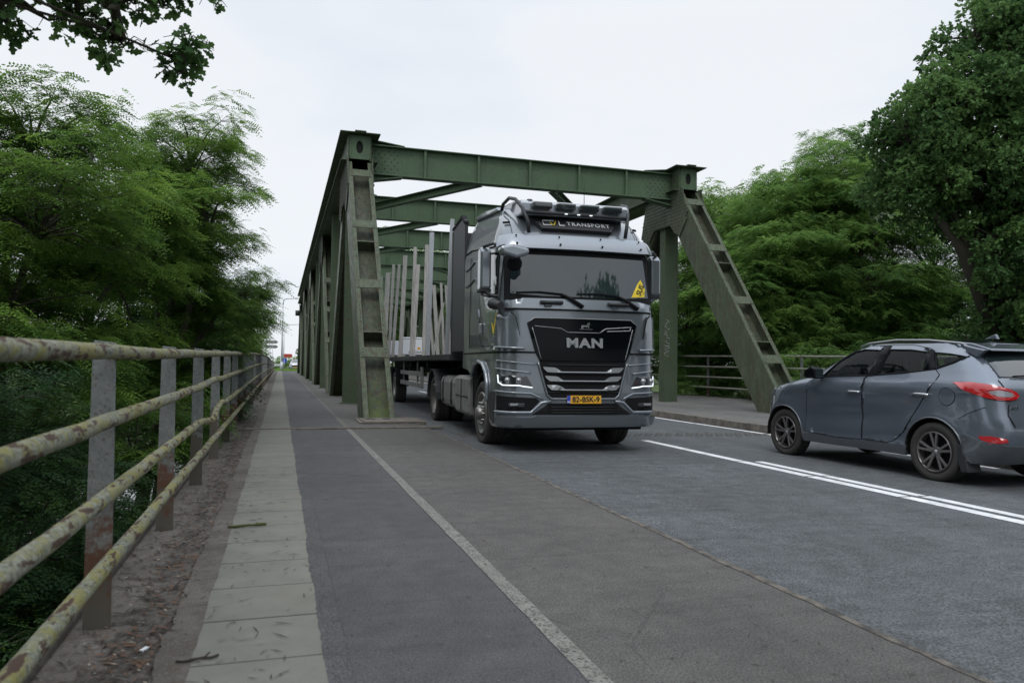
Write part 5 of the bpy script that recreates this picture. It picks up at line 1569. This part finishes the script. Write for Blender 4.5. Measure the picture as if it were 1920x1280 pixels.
# ================================================================ THE CAR
CAR = empty('parked_car', (8.44, 8.51, -.095), R_(1.69), label='blue grey five door car with dark alloy wheels driving away at the right edge', cat='car')
CAR.name = 'family_car'
_CZ = [.22, .35, .55, .75, .90, 1.00, 1.06, 1.12, 1.17, 1.21, 1.30, 1.42, 1.55, 1.63, 1.68]
_CF = [1.88, 2.00, 2.05, 2.05, 2.02, 1.95, 1.86, 1.68, 1.42, 1.14, .93, .70, .47, .30, .12]
_CR = [-1.90, -2.10, -2.20, -2.20, -2.14, -2.12, -2.11, -2.10, -2.08, -2.05, -1.97, -1.86, -1.72, -1.62, -1.48]
_CW = [.86, .895, .908, .912, .908, .905, .90, .89, .88, .865, .825, .775, .715, .67, .61]
def sm(z, xs_, vs_):
    return sum(k * interp(z + d, xs_, vs_) for d, k in ((-.05, .15), (-.025, .22), (0, .26), (.025, .22), (.05, .15)))
RXF, RYF, LF, RXR, RYR, LR = .42, .62, .80, .26, .34, .46
def ryf(z): return float(np.interp(z, [1.10, 1.28, 1.7], [.62, .42, .34]))
def car_x_extra(y, z):
    e = 0
    e += .030 * math.exp(-((z - (1.09 - .03 * y)) / .040) ** 2) * (1 if z < 1.2 else 0)       # shoulder crease
    e -= .034 * math.exp(-((z - (.70 - .05 * y)) / .12) ** 2) * math.exp(-((y - .1) / .85) ** 2)            # hollow in the doors
    for yc in (1.37, -1.32):
        r_ = math.hypot(y - yc, z - .36); e += .026 * math.exp(-((r_ - .44) / .075) ** 2)
    return e
def carb(a, z, s=-1):
    w_ = sm(z, _CZ, _CW); yf = sm(z, _CZ, _CF); yr = sm(z, _CZ, _CR)
    bow = lambda y: w_ - .030 * (y / 2) ** 2
    RYF = ryf(z); yF, yR = yf - RYF, yr + RYR
    if a > yF + LF: x = (w_ - RXF) - (a - yF - LF); y = yf + .05 * (1 - (x / (w_ - RXF)) ** 2); x_ = x
    elif a > yF:
        t = (a - yF) / LF * math.pi / 2; x_ = bow(yF) - RXF + RXF * math.cos(t) - .0; y = yF + RYF * math.sin(t)
        x_ += (w_ - bow(yF)) * math.sin(t)
        x_ += car_x_extra(y, z) * math.cos(t)
    elif a < yR - LR: x_ = (w_ - RXR) - (yR - LR - a); y = yr - .03 * (1 - (x_ / (w_ - RXR)) ** 2)
    elif a < yR:
        t = (yR - a) / LR * math.pi / 2; x_ = bow(yR) - RXR + RXR * math.cos(t); y = yR - RYR * math.sin(t)
        x_ += (w_ - bow(yR)) * math.sin(t)
        x_ += car_x_extra(y, z) * math.cos(t)
    else: x_ = bow(a) + car_x_extra(a, z); y = a
    return Vector((s * x_, y, z))
def a_front(x, z):   # surface coordinate of a point x metres off the middle, on the nose
    w_ = sm(z, _CZ, _CW); return sm(z, _CZ, _CF) - ryf(z) + LF + (w_ - RXF) - x
def a_rear(x, z):
    w_ = sm(z, _CZ, _CW); return sm(z, _CZ, _CR) + RYR - LR - (w_ - RXR) + x
zs_ = [.26 + (1.68 - .26) * i / 40 for i in range(41)]
def archpts(yc, r_, z0=.27, zc=.36, n=18):
    t0 = math.asin((z0 - zc) / r_); P = []
    for k in range(n + 1):
        t = t0 + (math.pi - 2 * t0) * k / n; P.append((yc + r_ * math.cos(t), zc + r_ * math.sin(t)))
    return P                                       # from front to rear
WIN = {
 'front': [(.60, 1.222), (-.25, 1.262), (-.31, 1.60), (-.02, 1.612), (.18, 1.58), (.40, 1.46)],
 'rear': [(-.40, 1.268), (-1.17, 1.345), (-1.07, 1.565), (-.80, 1.598), (-.46, 1.606)],
 'quarter': [(-1.285, 1.375), (-1.50, 1.455), (-1.59, 1.505), (-1.40, 1.540), (-1.18, 1.560)]}
outline = [(a_front(0, z), z) for z in zs_][::-1]            # top to bottom at the front middle
outline += [(a_front(.5, .26), .26), (1.86, .26)] + archpts(1.37, .405) + archpts(-1.32, .405) + [(-1.75, .27), (a_rear(.5, .30), .29)]
outline += [(a_rear(0, z), z) for z in zs_]
DOORF = [(.90, .41), (.88, .80), (.865, 1.14), (.72, 1.215), (.45, 1.46), (.20, 1.625), (-.02, 1.662), (-.345, 1.665), (-.315, 1.30), (-.195, 1.22), (-.185, .40), (.30, .385)]
DOORR = [(-.205, .40), (-.215, 1.22), (-.335, 1.30), (-.365, 1.665), (-.82, 1.66), (-1.10, 1.61), (-1.20, 1.40), (-1.27, 1.345), (-1.34, 1.29), (-1.31, 1.20), (-1.02, .76), (-.90, .56), (-.72, .43), (-.60, .395)]
for s in (-1, 1):
    sf = (lambda a, z, s=s: carb(a, z, s)); fl = (s < 0)
    patch('body_side', outline, sf, M['car'], CAR, off=0, thick=.02, res=.085, holes=list(WIN.values()), flip=fl)
    for nm, dp, wn in (('front_door', DOORF, 'front'), ('rear_door', DOORR, 'rear')):
        d = patch(nm, dp, sf, M['car'], CAR, off=.004, thick=.012, res=.075, holes=[WIN[wn]], flip=fl)
        b = MB(); surf_line(b, sf, dp + [dp[0]], .0065, .001, fl, n=4); b.build('door_gap', M['matt_black'], d)
        yh = .0 if wn == 'front' else -1.08
        b = MB(); surf_line(b, sf, [(yh + .06, 1.035), (yh - .01, 1.048), (yh - .15, 1.042), (yh - .19, 1.035)], .016, .030, fl, n=7); b.build('handle', M['chrome'], d)
        patch('handle_recess', [(yh + .03, 1.02), (yh - .06, .995), (yh - .15, 1.02), (yh - .06, 1.07)], sf, M['car_trim'], d, off=.007, thick=.003, res=.06, flip=fl)
        b = MB(); surf_line(b, sf, WIN[wn] + [WIN[wn][0]], .009, .004, fl, n=5); b.build('window_seal', M['matt_black'], d)
        patch('window', WIN[wn], sf, M['tint'], d, off=-.006, thick=0, res=.10, flip=fl)
    q = patch('quarter_window', WIN['quarter'], sf, M['tint'], CAR, off=-.006, thick=0, res=.10, flip=fl)
    b = MB(); surf_line(b, sf, WIN['quarter'] + [WIN['quarter'][0]], .009, .004, fl, n=5); b.build('window_seal', M['matt_black'], q)
    # black pillar between the doors, and the bar behind the rear door glass
    patch('pillar_trim', [(-.262, 1.268), (-.39, 1.275), (-.455, 1.655), (-.325, 1.655)], sf, M['black'], CAR, off=.016, thick=.01, res=.08, flip=fl)
    patch('pillar_trim', [(-1.10, 1.34), (-1.265, 1.365), (-1.155, 1.59), (-1.06, 1.595)], sf, M['black'], CAR, off=.016, thick=.01, res=.08, flip=fl)
    b = MB(); surf_line(b, sf, [(.70, 1.222), (.3, 1.235), (-.3, 1.256), (-.8, 1.295), (-1.25, 1.352), (-1.50, 1.44), (-1.615, 1.515)], .007, .008, fl, n=5); b.build('belt_trim', M['matt_black'], CAR)
    # sill, arches, mud flap
    patch('sill', [(.93, .27), (-.90, .27), (-.93, .395), (-.60, .385), (.30, .372), (.96, .395)], sf, M['car_trim'], CAR, off=.012, thick=.04, res=.10, flip=fl)
    for yc in (1.37, -1.32):
        b = MB(); surf_line(b, sf, archpts(yc, .412, .27), .011, .002, fl, n=6); b.build('arch_lip', M['car_trim'], CAR)
        b = MB()
        for k in range(14):
            t = math.pi * (-.05 + 1.1 * k / 14); t2 = math.pi * (-.05 + 1.1 * (k + 1) / 14)
            b.bar((s * .72, yc + math.cos(t) * .42, .36 + math.sin(t) * .42), (s * .72, yc + math.cos(t2) * .42, .36 + math.sin(t2) * .42), .34, .02, up=(0, math.cos(t), math.sin(t)))
        b.build('wheel_arch_liner', M['matt_black'], CAR)
        w_ = cyl_wheel(CAR, s * .79, yc, .355, .358, .225, s, M['alloy'], 'car')
    b = MB(); b.prism([(-1.70, .16), (-1.80, .17), (-1.74, .40), (-1.66, .50), (-1.64, .34)], 'X', *sorted((s * .70, s * .905))); b.build('mud_flap', M['grey_black'], CAR, .008)
    # lamps
    tl = [(-1.56, 1.195), (-1.64, 1.205), (-1.78, 1.203), (-1.92, 1.188), (-2.08, 1.160), (-2.20, 1.135), (-2.30, 1.10), (-2.34, 1.06), (-2.30, 1.025), (-2.20, 1.010), (-2.08, 1.012), (-1.96, 1.036), (-1.84, 1.075), (-1.70, 1.135)]
    t_ = patch('tail_light', tl, sf, M['red_lens'], CAR, off=.014, thick=.03, res=.05, flip=fl)
    patch('lens', [(-1.97, 1.110), (-2.06, 1.122), (-2.16, 1.110), (-2.24, 1.085), (-2.25, 1.060), (-2.17, 1.045), (-2.06, 1.055), (-2.0, 1.08)], sf, M['clear_lens'], t_, off=.019, thick=.01, res=.05, flip=fl)
    b = MB(); surf_line(b, sf, [(-1.93, 1.12), (-2.06, 1.140), (-2.20, 1.115), (-2.28, 1.065), (-2.18, 1.025), (-2.04, 1.035), (-1.93, 1.12)], .007, .016, fl, n=5); b.build('lens_ring', M['red_lens'], t_)
    b = MB(); surf_line(b, sf, tl + [tl[0]], .005, .006, fl, n=4); b.build('lens_gap', M['matt_black'], t_)
    patch('reflector', [(-1.90, .60), (-2.02, .61), (-2.18, .585), (-2.19, .55), (-2.02, .52), (-1.95, .54)], sf, M['red_lens'], CAR, off=.010, thick=.02, res=.06, flip=fl)
    hl = [(1.62, 1.00), (1.80, 1.03), (2.02, 1.00), (2.16, .95), (2.16, .86), (2.00, .83), (1.86, .86), (1.74, .93)]
    patch('headlight', hl, sf, M['clear_lens'], CAR, off=.010, thick=.02, res=.06, flip=fl)
    # fuel flap on the left rear wing and panel seams
    if s < 0:
        ff = [(-1.50 + .105 * math.cos(k * math.pi / 10), 1.03 + .105 * math.sin(k * math.pi / 10)) for k in range(20)]
        fo = patch('fuel_flap', ff, sf, M['car'], CAR, off=.005, thick=.01, res=.06, flip=fl)
        b = MB(); surf_line(b, sf, ff + [ff[0]], .0045, .002, fl, n=4); b.build('flap_gap', M['matt_black'], fo)
    b = MB(); surf_line(b, sf, [(-1.66, .78), (-1.80, .86), (-1.96, .93)], .004, .001, fl, n=4)
    surf_line(b, sf, [(-2.20, .97), (-2.19, .85), (-2.28, .72)], .006, .001, fl, n=4); surf_line(b, sf, [(-2.03, 1.24), (-2.13, 1.16)], .005, .001, fl, n=4)
    b.build('panel_gap', M['matt_black'], CAR)
    patch('lower_bumper', [(-1.76, .30), (-2.0, .28), (-2.5, .30), (-2.5, .50), (-2.2, .51), (-1.9, .56), (-1.72, .62), (-1.74, .45)], sf, M['car_trim'], CAR, off=.014, thick=.03, res=.1, flip=fl)
    # door mirror
    b = MB(); b.prism([(.50, 1.20), (.50, 1.34), (.58, 1.37), (.72, 1.33), (.75, 1.25), (.70, 1.20)], 'X', *sorted((s * .92, s * 1.09)))
    mo = b.build('mirror', M['black'], CAR, .03)
    b = MB(); b.bx(*sorted((s * .94, s * 1.07)), .492, .500, 1.22, 1.34); b.build('mirror_glass', M['glass'], mo)
    b = MB(); b.tube([(s * .84, .60, 1.22), (s * .95, .62, 1.24)], .03, 6); b.build('mirror_arm', M['black'], mo)
    # roof rail
    b = MB(); b.tube([(s * .62, .10, 1.66), (s * .62, -.05, 1.700), (s * .615, -.5, 1.735), (s * .605, -1.0, 1.722), (s * .595, -1.45, 1.675), (s * .585, -1.58, 1.635)], .014, 8); b.build('roof_rail', M['silver_part'], CAR)
# roof
n = 44; ring = []
for s in (-1, 1):
    A = np.linspace(a_front(0, 1.68), a_rear(0, 1.68), n)
    P = [carb(a, 1.68, s) for a in A]
    ring += P if s < 0 else P[::-1][1:-1]
b = MB(); rows = []
for k, dz in ((1, 0), (.90, .022), (.7, .040), (.45, .052), (.2, .058), (0, .060)):
    rows.append([Vector((p.x * k, -.75 + (p.y + .75) * (.25 + .75 * k if k < .9 else 1 - (1 - k) * .6), 1.68 + dz - .02 * max(0, -(p.y + 1.0)) * 0)) for p in ring])
V = [p for r_ in rows for p in r_]; m_ = len(ring)
F = [(j * m_ + i, j * m_ + (i + 1) % m_, (j + 1) * m_ + (i + 1) % m_, (j + 1) * m_ + i) for j in range(5) for i in range(m_)]
b.add(V, F, True); b.build('roof', M['black'], CAR)
b = MB(); b.prism([(-1.42, 1.690), (-1.60, 1.672), (-1.84, 1.600), (-1.85, 1.575), (-1.62, 1.60), (-1.45, 1.64)], 'X', -.60, .60); b.build('spoiler', M['car'], CAR, .012)
for s in (-1, 1):
    b = MB(); b.prism([(-1.52, 1.655), (-1.64, 1.625), (-1.82, 1.585), (-1.70, 1.50), (-1.58, 1.56)], 'X', *sorted((s * .58, s * .66))); b.build('spoiler_end', M['car'], CAR, .012)
re_ = lambda x, z: carb(a_rear(abs(x), z), z, -1 if x <= 0 else 1)
patch('rear_window', [(-.66, 1.27), (.66, 1.27), (.60, 1.585), (-.60, 1.585)], re_, M['glass'], CAR, off=.012, thick=.02, res=.08, flip=False)
fr_ = lambda x, z: carb(a_front(abs(x), z), z, -1 if x <= 0 else 1)
patch('windscreen', [(-.74, 1.215), (.74, 1.215), (.60, 1.64), (-.60, 1.64)], fr_, M['glass'], CAR, off=.010, thick=.02, res=.08, flip=True)
patch('radiator_grille', [(-.50, .62), (.50, .62), (.62, .84), (-.62, .84)], fr_, M['matt_black'], CAR, off=.012, thick=.02, res=.1, flip=True)
patch('number_plate', [(-.26, .50), (.26, .50), (.26, .60), (-.26, .60)], fr_, M['orange'], CAR, off=.02, thick=.02, res=.2, flip=True)
b = MB(); b.tube([(-.02, -2.08, 1.24), (-.12, -2.06, 1.30), (-.50, -2.03, 1.285)], [.02, .012, .008], 6); b.build('rear_wiper', M['matt_black'], CAR)
b = MB(); b.prism([(-1.28, 1.735), (-1.44, 1.80), (-1.47, 1.735)], 'X', -.022, .022); b.build('antenna_fin', M['car'], CAR, .008)
bd = [(-.86, .0), (0, 0)]
lettering('badge', 'ix35', .055, M['chrome'], CAR, re_, -.62, .93, .004, 1.1, .002, .001, flip=False)
# inside: floor, dashboard, seats, wheel
b = MB(); b.bx(-.80, .80, -1.9, 1.7, .28, .52); b.bx(-.66, .66, -1.95, -1.25, .5, 1.10); b.bx(-.74, .74, .45, 1.1, .6, 1.14); b.build('floor', M['matt_black'], CAR)
for x in (-.36, .36):
    for y in (-.20, -1.05):
        b = MB(); b.box((x, y + .05, .68), (.50, .52, .20)); b.box((x, y - .24, 1.02), (.48, .16, .62), M=Matrix.Rotation(R_(12), 3, 'X')); b.box((x, y - .32, 1.42), (.26, .10, .20)); b.build('seat', M['grey_black'], CAR, .04)
b = MB(); P = [(-.36 + .185 * math.cos(t * math.pi / 10), .30 - .06 * math.sin(t * math.pi / 10), 1.12 + .175 * math.sin(t * math.pi / 10)) for t in range(21)]
b.tube(P, .016, 6); b.build('steering_wheel', M['matt_black'], CAR)
# the pale car far beyond the bridge: the same kind of body, seen from the front
def far_copy(o, parent=None):
    c = o.copy(); COL.objects.link(c)
    if parent: c.parent = parent
    for sl in c.material_slots:
        if sl.material in (M['car'], M['car_trim']):
            sl.link = 'OBJECT'; sl.material = M['silver']
    for ch in list(o.children): far_copy(ch, c)
    return c
FC = far_copy(CAR); FC.name = 'distant_car'
FC.location = (2.35, 122, -.14); FC.rotation_euler = (0, 0, R_(176))
FC['label'] = 'small pale silver car far off beside the end of the bridge'
